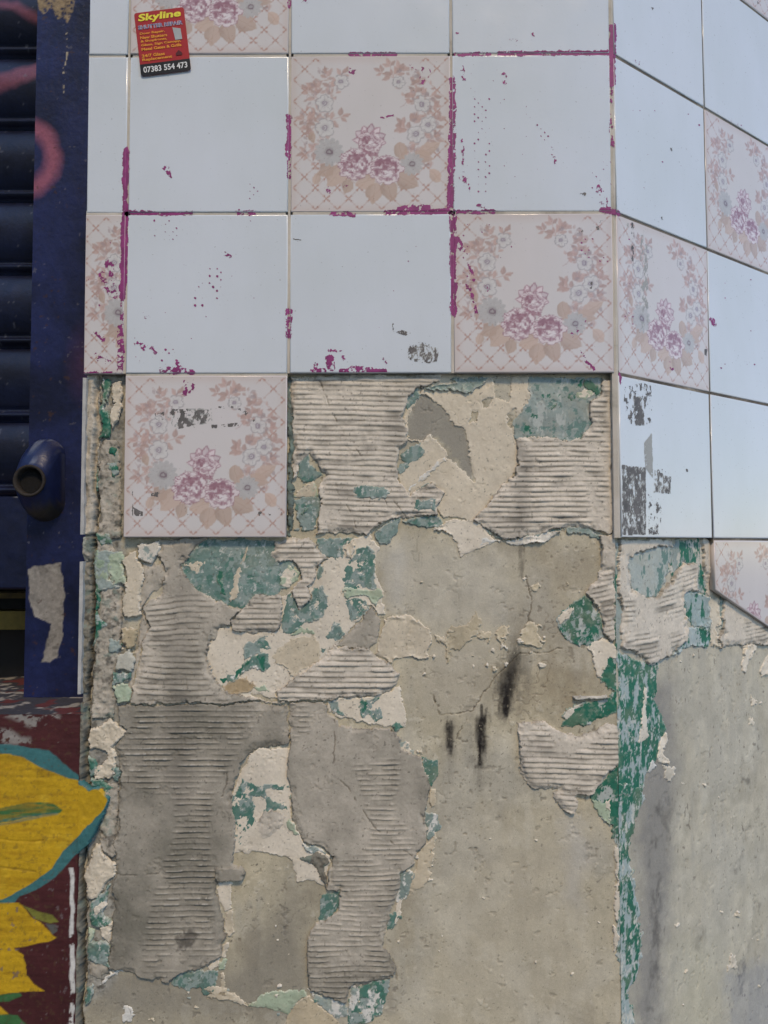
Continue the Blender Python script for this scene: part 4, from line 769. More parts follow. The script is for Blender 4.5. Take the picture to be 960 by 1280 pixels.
dots('592,105 616,120 614,240 594,242', 60, .5, 1.5, 1); dots('655,130 672,140 690,180 700,205 660,160', 14, .5, 1.4, 2); dots('190,275 222,270 224,300 190,300', 9, .7, 1.6, 3); dots('262,335 288,330 270,380 240,385 245,360', 22, .7, 1.9, 4)
dots('170,430 220,430 222,460 165,455', 12, .6, 1.9, 5); dots('310,210 330,235 320,252 310,250', 7, .7, 1.4, 6); dots('580,80 640,80 690,230 580,230', 22, .4, 1.0, 7); dots('170,290 340,290 350,450 170,450', 18, .4, 1.0, 8); dots('380,300 540,300 540,440 380,440', 9, .4, 1.1, 9)
dots('735,200 766,200 766,262 745,262', 22, .4, 1.2, 10); dots('575,275 700,285 640,330 580,330', 14, .5, 1.3, 11); dots('780,20 870,60 880,300 780,250', 12, .5, 1.3, 12); dots('890,330 955,350 955,480 895,470', 8, .5, 1.3, 13); dots('295,258 318,268 310,285 296,280', 5, .7, 1.4, 14)
dots('575,270 600,270 600,420 575,420', 10, .5, 1.4, 15); dots('110,300 150,300 150,460 110,460', 16, .5, 1.5, 16); dots('780,290 800,290 800,420 780,420', 10, .5, 1.2, 17); dots('720,280 766,290 760,330 720,320', 16, .5, 1.5, 18)
GREYS = [  # (polygon, threshold): scraped poster glue and black marks
    (Z(340, 250, 3.692, '620,680 690,655 765,675 770,745 720,758 650,745 612,718'), 0.0), (Z(340, 250, 3.692, '553,562 580,590 645,615 620,628 558,606'), 0.0),
    (Z(140, 450, 4, '275,248 325,240 330,270 300,275'), 0.1), (Z(140, 450, 4, '322,245 380,242 380,300 412,325 330,350'), -0.25), (Z(140, 450, 4, '380,255 490,248 492,310 400,320'), 0.05), (Z(140, 450, 4, '215,265 262,260 262,305 218,300'), -0.1),
    (Z(140, 450, 4, '495,325 640,312 640,330 500,345'), 0.0), (Z(140, 450, 4, '530,230 640,225 680,262 668,280 620,240 532,245'), 0.05), (Z(140, 450, 4, '188,655 240,655 235,690 192,680'), -0.1), (Z(140, 450, 4, '108,735 155,760 155,782 108,780'), -0.4), (Z(140, 450, 4, '100,655 106,655 106,780 98,780'), -0.2),
    (Z(140, 450, 4, '690,770 850,732 850,775 690,785'), 0.28), (Z(140, 450, 4, '335,670 380,680 400,770 370,780 345,710'), 0.25), (Z(140, 450, 4, '690,280 720,300 705,310'), -0.1),
    (Z(720, 250, 4, '240,935 330,915 375,930 382,1120 300,1130 240,1100'), 0.12), (Z(720, 250, 4, '290,985 320,990 340,1125 300,1125'), -0.4), (Z(740, 540, 4.268, '160,175 285,190 285,548 160,550'), -0.12), (Z(740, 540, 4.268, '330,200 385,195 425,240 422,328 340,328'), 0.22),
    (Z(740, 540, 4.268, '295,330 360,380 375,440 352,548 296,545'), 0.2), (Z(740, 540, 4.268, '300,490 355,490 355,548 300,548'), -0.1), (Z(720, 250, 4, '275,110 290,115 292,360 278,350'), 0.1), (Z(720, 250, 4, '640,745 655,745 656,782 645,775'), -0.9),
    (Z(720, 0, 4, '468,738 478,738 482,756 474,758'), -0.9), (Z(740, 540, 4.268, '500,197 512,197 514,217 504,215'), -0.9), (Z(340, 250, 3.692, '97,176 135,182 135,188 97,182'), -0.9), (Z(560, 260, 4, '735,50 820,70 815,120 740,110'), 0.35), (Z(560, 260, 4, '650,85 690,90 670,130 650,120'), 0.25),
    (Z(560, 260, 4, '705,370 725,370 720,430 705,430'), 0.15), (Z(720, 0, 4, '0,950 60,955 40,990 0,980'), 0.35), (Z(720, 0, 4, '370,30 390,40 382,50'), -0.5), (Z(720, 0, 4, '905,0 915,20 905,20'), -0.5), (Z(720, 250, 4, '400,70 440,90 420,120 390,100'), 0.2)]
FILM = [(Z(740, 540, 4.268, '158,178 287,190 287,548 158,550'), -0.45), (Z(720, 250, 4, '285,980 325,985 345,1128 298,1128'), -0.4), (Z(140, 450, 4, '322,245 380,242 490,248 492,315 412,325 330,350'), -0.2), (Z(340, 250, 3.692, '630,685 690,665 758,680 762,740 650,740'), -0.3), (Z(720, 250, 4, '232,120 275,110 275,210 235,205'), 0.35), (Z(720, 250, 4, '325,140 358,150 362,640 330,640 318,350'), 0.15), (Z(740, 540, 4.268, '278,60 320,0 322,250 280,190'), -0.5), (Z(740, 540, 4.268, '330,200 420,240 420,325 330,325'), -0.2), (Z(140, 450, 4, '275,245 500,240 500,345 280,345'), 0.25)]
C_FILM = alb((164, 164, 160))
def residue_fields(X, Y, a, b):
    wx = 1.5 * fbm(a, b, 7, 3, 110); wy = 1.5 * fbm(a, b, 7, 3, 113); nz = fbm(a, b, 3.2, 4, 116, .65)
    mag = np.full(X.shape, -1.0)
    for pl, hw, th in STK:
        lo = pl.min(0) - hw - 4; hi = pl.max(0) + hw + 4
        if X.min() > hi[0] or X.max() < lo[0] or Y.min() > hi[1] or Y.max() < lo[1]: continue
        d = sdline(pl, X + wx, Y + wy); mag = np.maximum(mag, np.where(d + 1.2 * nz < hw, nz - th, -1))
    for x, y, r in DOTS:
        if X.min() - 3 > x or X.max() + 3 < x or Y.min() - 3 > y or Y.max() + 3 < y: continue
        mag = np.maximum(mag, r - np.hypot(X + .25 * wx - x, Y + .25 * wy - y))
    gry = np.full(X.shape, -1.0); flm = gry.copy()
    nz2 = fbm(a * 1.3, b * .8, 4.0, 5, 119, .7)
    for L, out in ((GREYS, 'g'), (FILM, 'f')):
        for pl, th in L:
            lo = pl.min(0) - 3; hi = pl.max(0) + 3
            if X.min() > hi[0] or X.max() < lo[0] or Y.min() > hi[1] or Y.max() < lo[1]: continue
            d = sdpoly(pl, X + .6 * wx, Y + .6 * wy); m = np.where(d < 0, nz2 - th, -1)
            if out == 'g': gry = np.maximum(gry, m)
            else: flm = np.maximum(flm, m)
    return mag, gry, flm
def residue_mesh(org, d, nrm, pts, depth_fn, s_lo, s_hi, z_lo, z_hi, res=0.00042):
    """pts: outline in local (s,z) or None. returns mesh in local (x, y depth, z)"""
    xs = np.arange(s_lo, s_hi, res); zs = np.arange(z_lo, z_hi, res); X, Zz = np.meshgrid(xs, zs)
    Wp = org + X[..., None] * d + Zz[..., None] * UP; px, py = project(Wp)
    if px.max() < -5 or px.min() > 965 or py.max() < -5: return None
    mag, gry, flm = residue_fields(px, py, (X + org[0] * 1.3) * 1000 + 500, (Zz + org[2]) * 1000)
    if max(mag.max(), gry.max(), flm.max()) <= 0: return None
    dep = depth_fn(X, Zz)
    keep = ((mag > 0) | (gry > 0) | (flm > 0)) & np.isfinite(dep)
    if not keep.any(): return None
    dep = np.where(np.isfinite(dep), dep, 0)
    a, b = X * 1000, Zz * 1000; vv = (1 + .25 * fbm(a, b, 6, 3, 130))[..., None]
    c = np.where((mag > 0)[..., None], MAG * vv, np.where((gry > 0)[..., None], GRY * vv * (1 - .25 * fbm(a, b, 3, 2, 133))[..., None], C_FILM * np.ones_like(vv)))
    ny, nx = X.shape; idx = np.arange(nx * ny).reshape(ny, nx); q = np.stack([idx[:-1, :-1], idx[:-1, 1:], idx[1:, 1:], idx[1:, :-1]], -1)
    kc = keep[:-1, :-1] & keep[1:, :-1] & keep[:-1, 1:] & keep[1:, 1:]
    kc = kc | (keep[:-1, :-1] & keep[1:, 1:])
    fin = np.isfinite(depth_fn(X, Zz)); kc &= fin[:-1, :-1] & fin[1:, :-1] & fin[:-1, 1:] & fin[1:, 1:]
    q = q[kc].reshape(-1, 4)
    if not len(q): return None
    u_, inv = np.unique(q, return_inverse=True); V = np.stack([X, dep, Zz], -1).reshape(-1, 3)[u_]
    return mesh_np('paint_residue', V, inv.reshape(q.shape), c.reshape(-1, 3)[u_], True, MAT['residue'])
G = 0.0012                                 # half a joint
TILES = []
rt = random.Random(21)
CACHE = {}
def add_tile(face, s0, s1, z1, z0, decor, pts=None, u=(0, 1), label=None):
    """face 'F' or 'R'; s range, top z1, bottom z0 (already net of joints)"""
    d, nrm = (DF, NF) if face == 'F' else (DR, NR)
    cs, cz = (s0 + s1) / 2, (z0 + z1) / 2
    cs += rt.uniform(-.0002, .0002); cz += rt.uniform(-.0002, .0002)
    org = d * cs + UP * cz - nrm * rt.uniform(-0.0001, 0.00025)
    Wd, H = s1 - s0, z1 - z0
    if pts is None: pl = np.array([[-Wd / 2, -H / 2], [Wd / 2, -H / 2], [Wd / 2, H / 2], [-Wd / 2, H / 2]])
    else: pl = pts - np.array([(s0 + s1) / 2, (z0 + z1) / 2])
    key = (round(Wd, 5), round(H, 5), bool(decor), None if pts is None else id(pts))
    if key not in CACHE: CACHE[key] = tile_mesh(pl, MAT['cream_glaze' if decor else 'white_glaze'])
    o = bpy.data.objects.new('tile', CACHE[key]); COL.objects.link(o); o.parent = wall
    rot = Matrix.Rotation(0 if face == 'F' else ANG, 4, 'Z') @ Matrix.Rotation(math.radians(rt.uniform(-.27, .27)), 4, 'X') @ Matrix.Rotation(math.radians(rt.uniform(-.27, .27)), 4, 'Z')
    o.matrix_basis = Matrix.Translation(Vector(org)) @ rot
    if label: o['label'] = label
    if decor:
        k2 = key + u
        if k2 not in CACHE:
            i = RB * 0.75
            CACHE[k2] = print_mesh(-Wd / 2 + i, Wd / 2 - i, -H / 2 + i, H / 2 - i, u[0], u[1], None if pts is None else inset(pl, i))
        link('floral_print', CACHE[k2], o, False)
    def depth(X, Zz):
        e = -sdpoly(pl, X, Zz); dp = np.where(e >= RB, 0.0, RB - np.sqrt(np.clip(RB * RB - (RB - e) ** 2, 0, None)))
        return np.where(e > 0.0001, dp - 0.00014, np.nan)
    me = residue_mesh(org, d, nrm, pl, depth, -Wd / 2, Wd / 2, -H / 2, H / 2)
    if me: link('paint_residue', me, o, False)
    return o
def rowz(r): return Z0 - (r - 1) * P - G, Z0 - r * P + G      # top, bottom of row r
cells = {'F': [], 'R': []}
for r in range(-1, 4):
    z1, z0 = rowz(r)
    for c in range(4):
        if r == 3 and c != 1: continue
        s1 = -P * (3 - c) - G if c < 3 else -0.0030
        s0 = -P * (4 - c) + G if c > 0 else WALL_L
        if c == 3: s1 = -0.0030
        dec = (r, c) in ((0, 1), (1, 2), (2, 0), (2, 3), (3, 1), (-1, 2), (-1, 0))
        lab = {(3, 1): 'floral tile hanging alone below the other rows, with torn grey glue marks', (1, 2): 'clean floral tile between two white ones'}.get((r, c))
        # column 0 is the narrow cut column, columns 1-3 are whole
        s0 = WALL_L if c == 0 else -P * (4 - c) + G
        s1 = -3 * P - G if c == 0 else (-P * (3 - c) - G if c < 3 else -0.0030)
        add_tile('F', s0, s1, z1, z0, dec, u=(0.02, 0.27) if c == 0 else (0, 1), label=lab)
        cells['F'].append((s0, s1, z0, z1))
for r in range(-1, 5):
    z1, z0 = rowz(r)
    for c in range(3):
        if r == 4 and c == 0: continue
        s0 = P * c + G if c else 0.0026; s1 = P * (c + 1) - G
        dec = (r, c) in ((2, 0), (1, 1), (4, 1), (0, 2), (3, 2), (-1, 1))
        pts = None; lab = None
        if (r, c) == (4, 1):
            pts = np.array([[s0 + .001, z1], [s0 + .001, z1 - 0.050], [s1, z1 - 0.112], [s1, z1]]); lab = 'floral tile cut on a slant along its lower edge'
        if (r, c) == (4, 2): pts = np.array([[s0, z1], [s0, z1 - .113], [s0 + 0.02, z0], [s1, z0], [s1, z1]])
        add_tile('R', s0, s1, z1, z0, dec, pts, label=lab)
        cells['R'].append((s0, s1, z0, z1) if pts is None else (s0, s1, z1 - 0.045, z1))
# grout beds behind the joints
def grout(face, mat, dep=0.0010):
    d, nrm = (DF, NF) if face == 'F' else (DR, NR); have = cells[face]; V = []; Fc = []
    def slab(s0, s1, z0, z1):
        k = len(V)
        for dp in (dep, DEP - 0.0005):
            for s, z in ((s0, z0), (s1, z0), (s1, z1), (s0, z1)): V.append(d * s + UP * z - nrm * dp)
        Fc.extend([tuple(k + i for i in f) for f in ((0, 1, 2, 3), (7, 6, 5, 4), (0, 4, 5, 1), (1, 5, 6, 2), (2, 6, 7, 3), (3, 7, 4, 0))])
    sel = set()
    for s0, s1, z0, z1 in have:
        # joint to the left and to the top of each tile, where a neighbour exists
        for t0, t1, y0, y1 in have:
            if abs(t1 - s0) < 0.004 and abs(z1 - y1) < .004 : slab(t1 - .002, s0 + .002, max(z0, y0) - (0.0 if z0 > 0 else 0), z1 + 2 * G)
            if abs(y0 - z1) < 0.004 and abs(s0 - t0) < .004: slab(s0 - .0001, s1 + .0001, z1 - .002, y0 + .002)
    me = poly_mesh('grout', V, Fc, mat); return link('grout', me, wall)
gF = grout('F', MAT['grout']); gR = grout('R', MAT['dirty_grout'])
# corner joint between the two faces
cp = []
for z in (Z0 - 3 * P + 0.0005, Z0 + 2 * P):
    cp += [np.array([-0.0045, 0.0012, z]), np.array([-0.0004, 0.0010, z]), DR * 0.0045 - NR * 0.0013 + UP * z, DR * 0.0045 - NR * 0.007 + UP * z, np.array([-0.0045, 0.007, z])]
ck = link('corner_joint', poly_mesh('corner_joint', cp, [(0, 1, 6, 5), (1, 2, 7, 6), (2, 3, 8, 7), (3, 4, 9, 8), (4, 0, 5, 9), (4, 3, 2, 1, 0), (5, 6, 7, 8, 9)], MAT['grout']), wall)
# magenta paint lying in the joints
for face, go, dep in (('F', gF, 0.0010), ('R', gR, 0.0010)):
    d, nrm = (DF, NF) if face == 'F' else (DR, NR)
    have = cells[face]
    lo_s = min(c[0] for c in have); hi_s = max(c[1] for c in have)
    strips = [(s - 2 * G, s + 2 * G, Z0 - 3 * P, Z0 + P) for s in ([-3 * P, -2 * P, -P, -0.0012] if face == 'F' else [P])] + [(lo_s, hi_s, Z0 - r * P - 2 * G, Z0 - r * P + 2 * G) for r in (0, 1, 2)]
    if face == 'F': strips[-1] = (-3 * P + G, -2 * P - G, strips[-1][2], strips[-1][3]); strips[:4] = [(a_, b_, Z0 - 2 * P + G, d_) for a_, b_, c_, d_ in strips[:4]]
    for s0, s1, z0, z1 in strips:
        base_d = 0.0009 if abs(s0 + 0.0012 + 2 * G) < 1e-6 else dep
        me = residue_mesh(np.zeros(3), d, nrm, None, lambda X, Zz: np.full(X.shape, base_d - 0.00025), s0, s1, z0, z1)
        if me:
            o = link('paint_residue', me, go)
            if face == 'R': o.matrix_basis = Matrix.Rotation(ANG, 4, 'Z')

# ------------------------------------------------------------------ white edge trim at the wall's left end
def trim(y0, y1, wd=0.0065, front=0.0005, mat=MAT['trim']):
    zt = unproject_y(100, y0, 0)[2]; zb = unproject_y(100, y1, 0)[2]
    n_ = 24; V = []; Fc = []; r_ = random.Random(int(y0))
    for k in range(n_ + 1):
        z = zt + (zb - zt) * k / n_; j = r_.uniform(-.0004, .0004)
        V += [(WALL_L - .0006, front, z), (WALL_L + wd + j, front + .0003, z), (WALL_L + wd + j, DEP + .002, z), (WALL_L - .0006, DEP + .002, z)]
    for k in range(n_):
        for i in range(4): Fc.append((k * 4 + i, k * 4 + (i + 1) % 4, k * 4 + 4 + (i + 1) % 4, k * 4 + 4 + i))
    Fc += [(3, 2, 1, 0), (n_ * 4, n_ * 4 + 1, n_ * 4 + 2, n_ * 4 + 3)]
    return link('edge_trim', poly_mesh('edge_trim', V, Fc, mat), wall)
trim(472, 668, 0.0022); trim(702, 868, 0.0022)

# ------------------------------------------------------------------ sticker
def stick():
    c = unproject_y(203.5, 53, 0); sc = CD / F * 1.0
    Wd, H = 64.5 * sc, 84.5 * sc
    e = empty('sticker', (c[0], -0.00095, c[2]), 'small red and black shutter repair sticker with a phone number stuck across two tiles', 'sticker')
    e.rotation_euler = (0, math.radians(-7.2), 0)
    def plate(name, x0, x1, z0, z1, y, mat, r=0.0022, th=0.00015, corners=(1, 1, 1, 1)):
        pts = []
        for (cx, cz, a0), on in zip(((x1 - r, z1 - r, 0), (x0 + r, z1 - r, 90), (x0 + r, z0 + r, 180), (x1 - r, z0 + r, 270)), corners):
            if on: pts += [(cx + r * math.cos(math.radians(a0 + t)), cz + r * math.sin(math.radians(a0 + t))) for t in (0, 30, 60, 90)]
            else: pts.append((x1 if cx > (x0 + x1) / 2 else x0, z1 if cz > (z0 + z1) / 2 else z0))
        n_ = len(pts); V = [(p[0], y, p[1]) for p in pts] + [(p[0], y + th, p[1]) for p in pts]
        Fc = [tuple(range(n_))[::-1], tuple(range(n_, 2 * n_))] + [(i, (i + 1) % n_, n_ + (i + 1) % n_, n_ + i) for i in range(n_)]
        me = poly_mesh(name, V, Fc, mat); return link(name, me, e, False)
    gl = lambda nm, c_: plain(nm, c_, .35, .12, 90, .1, .0003)
    RED, BLK_, YEL, WHT, BLU, GRY_, ORG = gl('sticker_red', (168, 34, 36)), gl('sticker_black', (22, 20, 22)), gl('sticker_yellow', (240, 224, 66)), gl('sticker_white', (225, 225, 222)), gl('sticker_blue', (84, 66, 140)), gl('sticker_grey', (168, 172, 170)), gl('sticker_orange', (232, 158, 44))
    plate('backing', -Wd / 2, Wd / 2, -H / 2, H / 2, 0, RED)
    plate('number_strip', -Wd / 2, Wd / 2, -H / 2, -H / 2 + H * .185, -0.0002, BLK_, corners=(0, 0, 1, 1))
    def text(s, x, z, wd, hgt, mat, name='lettering', shear=0., off=0.0, y=-0.0004):
        fd = bpy.data.curves.new('lettering', 'FONT'); fd.body = s; fd.size = 1; fd.shear = shear; fd.offset = off; fd.resolution_u = 3
        to = bpy.data.objects.new('tmp', fd); COL.objects.link(to); dg = bpy.context.evaluated_depsgraph_get()
        me = bpy.data.meshes.new_from_object(to.evaluated_get(dg)); bpy.data.objects.remove(to)
        n_ = len(me.vertices); co = np.empty(n_ * 3); me.vertices.foreach_get('co', co); co = co.reshape(-1, 3)
        lo, hi = co.min(0), co.max(0); out = np.empty_like(co)
        out[:, 0] = x + (co[:, 0] - lo[0]) / (hi[0] - lo[0]) * wd; out[:, 2] = z + (co[:, 1] - lo[1]) / (hi[1] - lo[1]) * hgt; out[:, 1] = y
        me.vertices.foreach_set('co', out.ravel()); me.materials.clear(); me.materials.append(mat); me.update(); me.name = name
        return link(name, me, e, False)
    L = -Wd / 2; T = H / 2
    text('Skyline', L + Wd * .07, T - H * .175, Wd * .86, H * .145, YEL, shear=.12, off=.035)
    text('SHUTTER REPAIR', L + Wd * .05, T - H * .272, Wd * .90, H * .066, WHT, off=.05, y=-0.00036)
    text('SHUTTER REPAIR', L + Wd * .055, T - H * .270, Wd * .89, H * .060, BLU, off=.0, y=-0.0005)
    for k, (s, wd) in enumerate((('Door Repair,', .50), ('New Shutters', .54), ('& Shopfronts,', .53), ('Glass, Sign Canopy,', .80), ('Metal Gates & Grills', .80))):
        text(s, L + Wd * .07, T - H * (.365 + .061 * k), Wd * wd, H * .046, ORG, off=.03)
    text('24/7 Glass', L + Wd * .06, T - H * .715, Wd * .46, H * .05, ORG, off=.03); text('Replacement', L + Wd * .06, T - H * .782, Wd * .60, H * .055, ORG, off=.03)
    text('07383 554 473', L + Wd * .06, -H / 2 + H * .045, Wd * .88, H * .095, WHT, off=.02, y=-0.0005)
    me = poly_mesh('door_symbol', [(L + Wd * .73, -.0004, T - H * .30), (L + Wd * .89, -.0004, T - H * .33), (L + Wd * .90, -.0004, T - H * .50), (L + Wd * .76, -.0004, T - H * .50)], [(3, 2, 1, 0)], GRY_); link('door_symbol', me, e, False)
    hx, hz = L + Wd * .80, T - H * .745
    me = poly_mesh('house_symbol', [(hx - .003, -.0004, hz), (hx + .003, -.0004, hz), (hx + .003, -.0004, hz + .002), (hx, -.0004, hz + .005), (hx - .003, -.0004, hz + .002)], [(0, 1, 2, 3, 4)], gl('sticker_maroon', (84, 18, 22))); link('house_symbol', me, e, False)
stick()

# ------------------------------------------------------------------ shop front on the left
yr_m = 0.003
class Sheet:                               # vertical sheet at y = const with per-vertex tint and relief
    def __init__(s, x0, x1, z0, z1, y, res):
        s.xv = np.linspace(x0, x1, max(2, int((x1 - x0) / res))); s.zv = np.linspace(z0, z1, max(2, int((z1 - z0) / res)))
        if x0 < -0.65 and y != yr_m: s.xv = np.concatenate([np.linspace(-1.6, x0 - .03, 24), s.xv])
        s.X, s.Zz = np.meshgrid(s.xv, s.zv); s.y = y
        s.px, s.py = project(np.stack([s.X, np.full_like(s.X, y), s.Zz], -1)); s.a, s.b = s.X * 1000, s.Zz * 1000
        s.n1 = fbm(s.a, s.b, 50, 4, 201); s.n2 = fbm(s.a, s.b, 12, 4, 204); s.n3 = fbm(s.a, s.b, 3, 3, 207); s.wx = 4 * fbm(s.a, s.b, 12, 4, 210); s.wy = 3 * fbm(s.a, s.b, 10, 4, 213)
    def mesh(s, name, h, c, mat):
        ny, nx = s.X.shape; idx = np.arange(nx * ny).reshape(ny, nx); q = np.stack([idx[:-1, :-1], idx[:-1, 1:], idx[1:, 1:], idx[1:, :-1]], -1).reshape(-1, 4)
        V = np.stack([s.X, s.y - h, s.Zz], -1).reshape(-1, 3); return mesh_np(name, V, q, c.reshape(-1, 3), True, mat)
BLUE, BLUED, PINK, BARE = alb((32, 40, 84)), alb((18, 23, 52)), alb((172, 100, 118)), alb((150, 146, 140))
YP = 0.080                                 # post face
zs = unproject_y(40, 893, 0.003)[2]        # sill height
xl = unproject_y(38, 450, YP)[0]; xr = WALL_L + 0.004
sh = Sheet(xl, xr, zs, Z0 + 0.35, YP, 0.0011)
c = mix(BLUE, BLUED, sst(-.4, .8, sh.n1)[..., None]) * (1 + .12 * sh.n2 + .08 * sh.n3)[..., None]
def rng(x, y, r, w_): return np.clip((w_ - np.abs(np.hypot((sh.px - x) * 1.15, sh.py - y) + sh.n2 * 2 - r)) / 14, 0, 1)
c = mix(c, PINK, (.72 * rng(33, 197, 38, 17))[..., None])
c = mix(c, alb((92, 56, 92)), (.45 * np.clip(1 - np.hypot((sh.px - 104) / 26, (sh.py - 455) / 60), 0, 1))[..., None])
m = sst(1, -1, sdpoly(Q('45,-60 90,-60 92,10 84,30 76,18 70,24 60,12 52,16 46,4'), sh.px + sh.wx, sh.py + sh.wy * 2)); c = mix(c, alb((140, 122, 92)) * (1 + .5 * sh.n3)[..., None], (m * sst(-.5, .2, sh.n3 + .3))[..., None])
m = sst(1.6, 0.4, sdline(Q('83,42 82,78 80,92 79,115'), sh.px + .5 * sh.wx, sh.py)) * sst(.0, .3, sh.n3); c = mix(c, alb((186, 176, 150)), m[..., None])
patch = sdpoly(Q('32,712 50,706 75,704 74,714 78,722 76,732 80,742 77,760 79,772 80,795 70,822 52,828 60,800 64,780 44,772 36,745'), sh.px + .7 * sh.wx, sh.py + .9 * sh.wy); m = sst(.8, -.8, patch)
c = mix(c, BARE * (1 + .2 * sh.n3 - .3 * sst(.4, .7, sh.n2))[..., None], m[..., None]); h = .00012 * sh.n2 + .00008 * sh.n3 - .0003 * m
c = mix(c, alb((120, 118, 124)), (.4 * sst(.95, 1.05, fbm(sh.a, sh.b, 5, 3, 220)))[..., None])
c = mix(c, alb((70, 48, 34)), (.6 * sst(.88, 1., fbm(sh.a, sh.b, 6, 3, 222)))[..., None])
post = empty('shutter_post', (xl, YP, zs), 'dark blue painted steel shutter post with pink sprayed arc and scraped bare patch', 'post')
link('face_plate', sh.mesh('face_plate', h, c, MAT['steel']), post)
box('side_plate', (xl - 0.0002, YP + 0.0005, zs), (xr + .02, YP + 0.06, Z0 + .35), plain('blue_steel', (26, 32, 62), .45, .3, 60, .3, .0008), post)
# lock boss on the post: oval body lofting into a round tube end
def boss():
    ca = unproject_y(57, 600, YP); fr = unproject_y(37, 601, YP - .030); k = 0.77 / F
    rings = []; N = 40
    def ring(cx, cz, y, hw, hh):
        o = []
        for i in range(N):
            t = 2 * math.pi * i / N; ct, st_ = math.cos(t), math.sin(t)
            e = hh - hw; o.append((cx + hw * ct, y, cz + hw * st_ + (e if st_ > 0 else -e)))
        return o
    r = 19 * k
    prof = [(0, 25, 52, 0.0), (.004, 23.5, 51, 0.02), (.012, 23, 48, .15), (.022, 22, 41, .42), (.031, 21, 31, .72), (.036, 20, 22.5, .92), (.040, 19, 19.2, 1.0)]
    for dpt, hw, hh, t in prof:
        x = ca[0] + (fr[0] - ca[0]) * t; z = ca[2] + (fr[2] - ca[2]) * t
        rings.append(ring(x, z, YP - dpt * .75, hw * k, max(hh, hw) * k))
    V = [p for g_ in rings for p in g_]; Fc = []
    for a in range(len(rings) - 1):
        for i in range(N): j = (i + 1) % N; Fc.append((a * N + i, a * N + j, (a + 1) * N + j, (a + 1) * N + i))
    Vn = np.array(V); px, py = project(Vn); n2 = fbm(Vn[:, 0] * 1000, Vn[:, 2] * 1000, 6, 3, 240)
    c_ = mix(alb((27, 36, 74)), alb((66, 60, 50)), sst(628, 640, py + 8 * n2)[:, None]); c_ = mix(c_, alb((120, 126, 138)), (.6 * sst(.5, .75, n2) * (py < 580))[:, None])
    b = link('lock_boss', mesh_np('lock_boss', Vn, np.array(Fc), c_, True, MAT['steel']), post)
    V = []; Fc = []; y0 = YP - .0305
    for rr_, y in ((r * 1.01, y0 + .003), (r * 1.02, y0 - .001), (r * .96, y0 - .0018), (r * .84, y0 - .001), (r * .80, y0 + .004), (r * .78, y0 + .02), (.0001, y0 + .02)):
        V += [(fr[0] + rr_ * math.cos(2 * math.pi * i / N), y, fr[2] + rr_ * math.sin(2 * math.pi * i / N)) for i in range(N)]
    for a in range(6):
        for i in range(N): j = (i + 1) % N; Fc.append((a * N + i, a * N + j, (a + 1) * N + j, (a + 1) * N + i))
    link('tube_bore', poly_mesh('tube_bore', [(fr[0] + r * .785 * math.cos(2 * math.pi * i / N), y0 + .006, fr[2] + r * .785 * math.sin(2 * math.pi * i / N)) for i in range(N)], [tuple(range(N))], plain('shaded_bore', (14, 12, 12), .95, .4, 300, .5, .0006)), b)  # black disc painted for the shade inside the tube
    link('tube_rim', poly_mesh('tube_rim', V, Fc, plain('rusty_rim', (46, 39, 33), .8, .5, 300, .5, .0006), True), b)
boss()
# roller shutter: curved slats
YS = 0.115; pitch = 0.0795
shut = empty('roller_shutter', (-0.9, YS, zs), 'dark navy roller shutter of curved slats with faint pink spray', 'shutter')
zl0 = unproject_y(10, 621, YS)[2]
def slat_mesh():
    sl = Sheet(-0.68, xl + .012, 0, pitch, YS, .0016); t = sl.Zz / pitch
    hgt = .012 * np.sin(np.pi * np.clip((t - .16) / .84, 0, 1)) ** .7 + .007 * np.exp(-((t - .075) / .05) ** 2) - .004 * (t < .01)
    return sl, hgt
z = zl0; k = 0
long_ = None
while z < Z0 + .30:
    sl = Sheet(-0.68, xl + .012, z, z + pitch, YS, .0017); t = (sl.Zz - z) / pitch
    hg = .013 * np.sin(np.pi * np.clip((t - .17) / .83, 0, 1)) ** .7 + .008 * np.exp(-((t - .085) / .045) ** 2) + .00015 * sl.n2
    c = mix(alb((16, 20, 40)), alb((26, 32, 58)), sst(-.5, .6, sl.n1)[..., None]) * (1 + .15 * sl.n2)[..., None]
    for pl_, w_ in ((Q('-60,0 0,14 25,18 55,34'), 9), (Q('-60,112 0,113 25,106 60,92'), 14)):
        c = mix(c, PINK * .6, (.7 * np.clip((w_ - sdline(pl_, sl.px, sl.py) + 2 * sl.n2) / 8, 0, 1))[..., None])
    c = mix(c, alb((104, 106, 116)), (.45 * sst(.9, 1., fbm(sl.a, sl.b, 4, 3, 231)))[..., None]); c = mix(c, alb((138, 124, 96)), sst(5, 2.5, np.hypot(sl.px - 3, sl.py - 194))[..., None])
    link('slat', sl.mesh('slat', hg, c, MAT['steel']), shut); z += pitch; k += 1
zb = unproject_y(10, 737, YS)[2]
sl = Sheet(-0.68, xl + .012, zb, zl0, YS - .003, .0017); t = (sl.Zz - zb) / (zl0 - zb)
c = mix(alb((22, 28, 56)), alb((32, 40, 76)), sst(-.5, .6, sl.n1)[..., None]) * (1 + .15 * sl.n2)[..., None]
c = mix(c, alb((150, 152, 158)), (.9 * sst(2.6, .8, np.abs(sl.py - 617 - .12 * sl.px + 1.5 * sl.n2)) * (sl.px < 22))[..., None])
link('bottom_rail', sl.mesh('bottom_rail', .0004 * sl.n2 - .006 * (t < .012), c, MAT['steel']), shut)
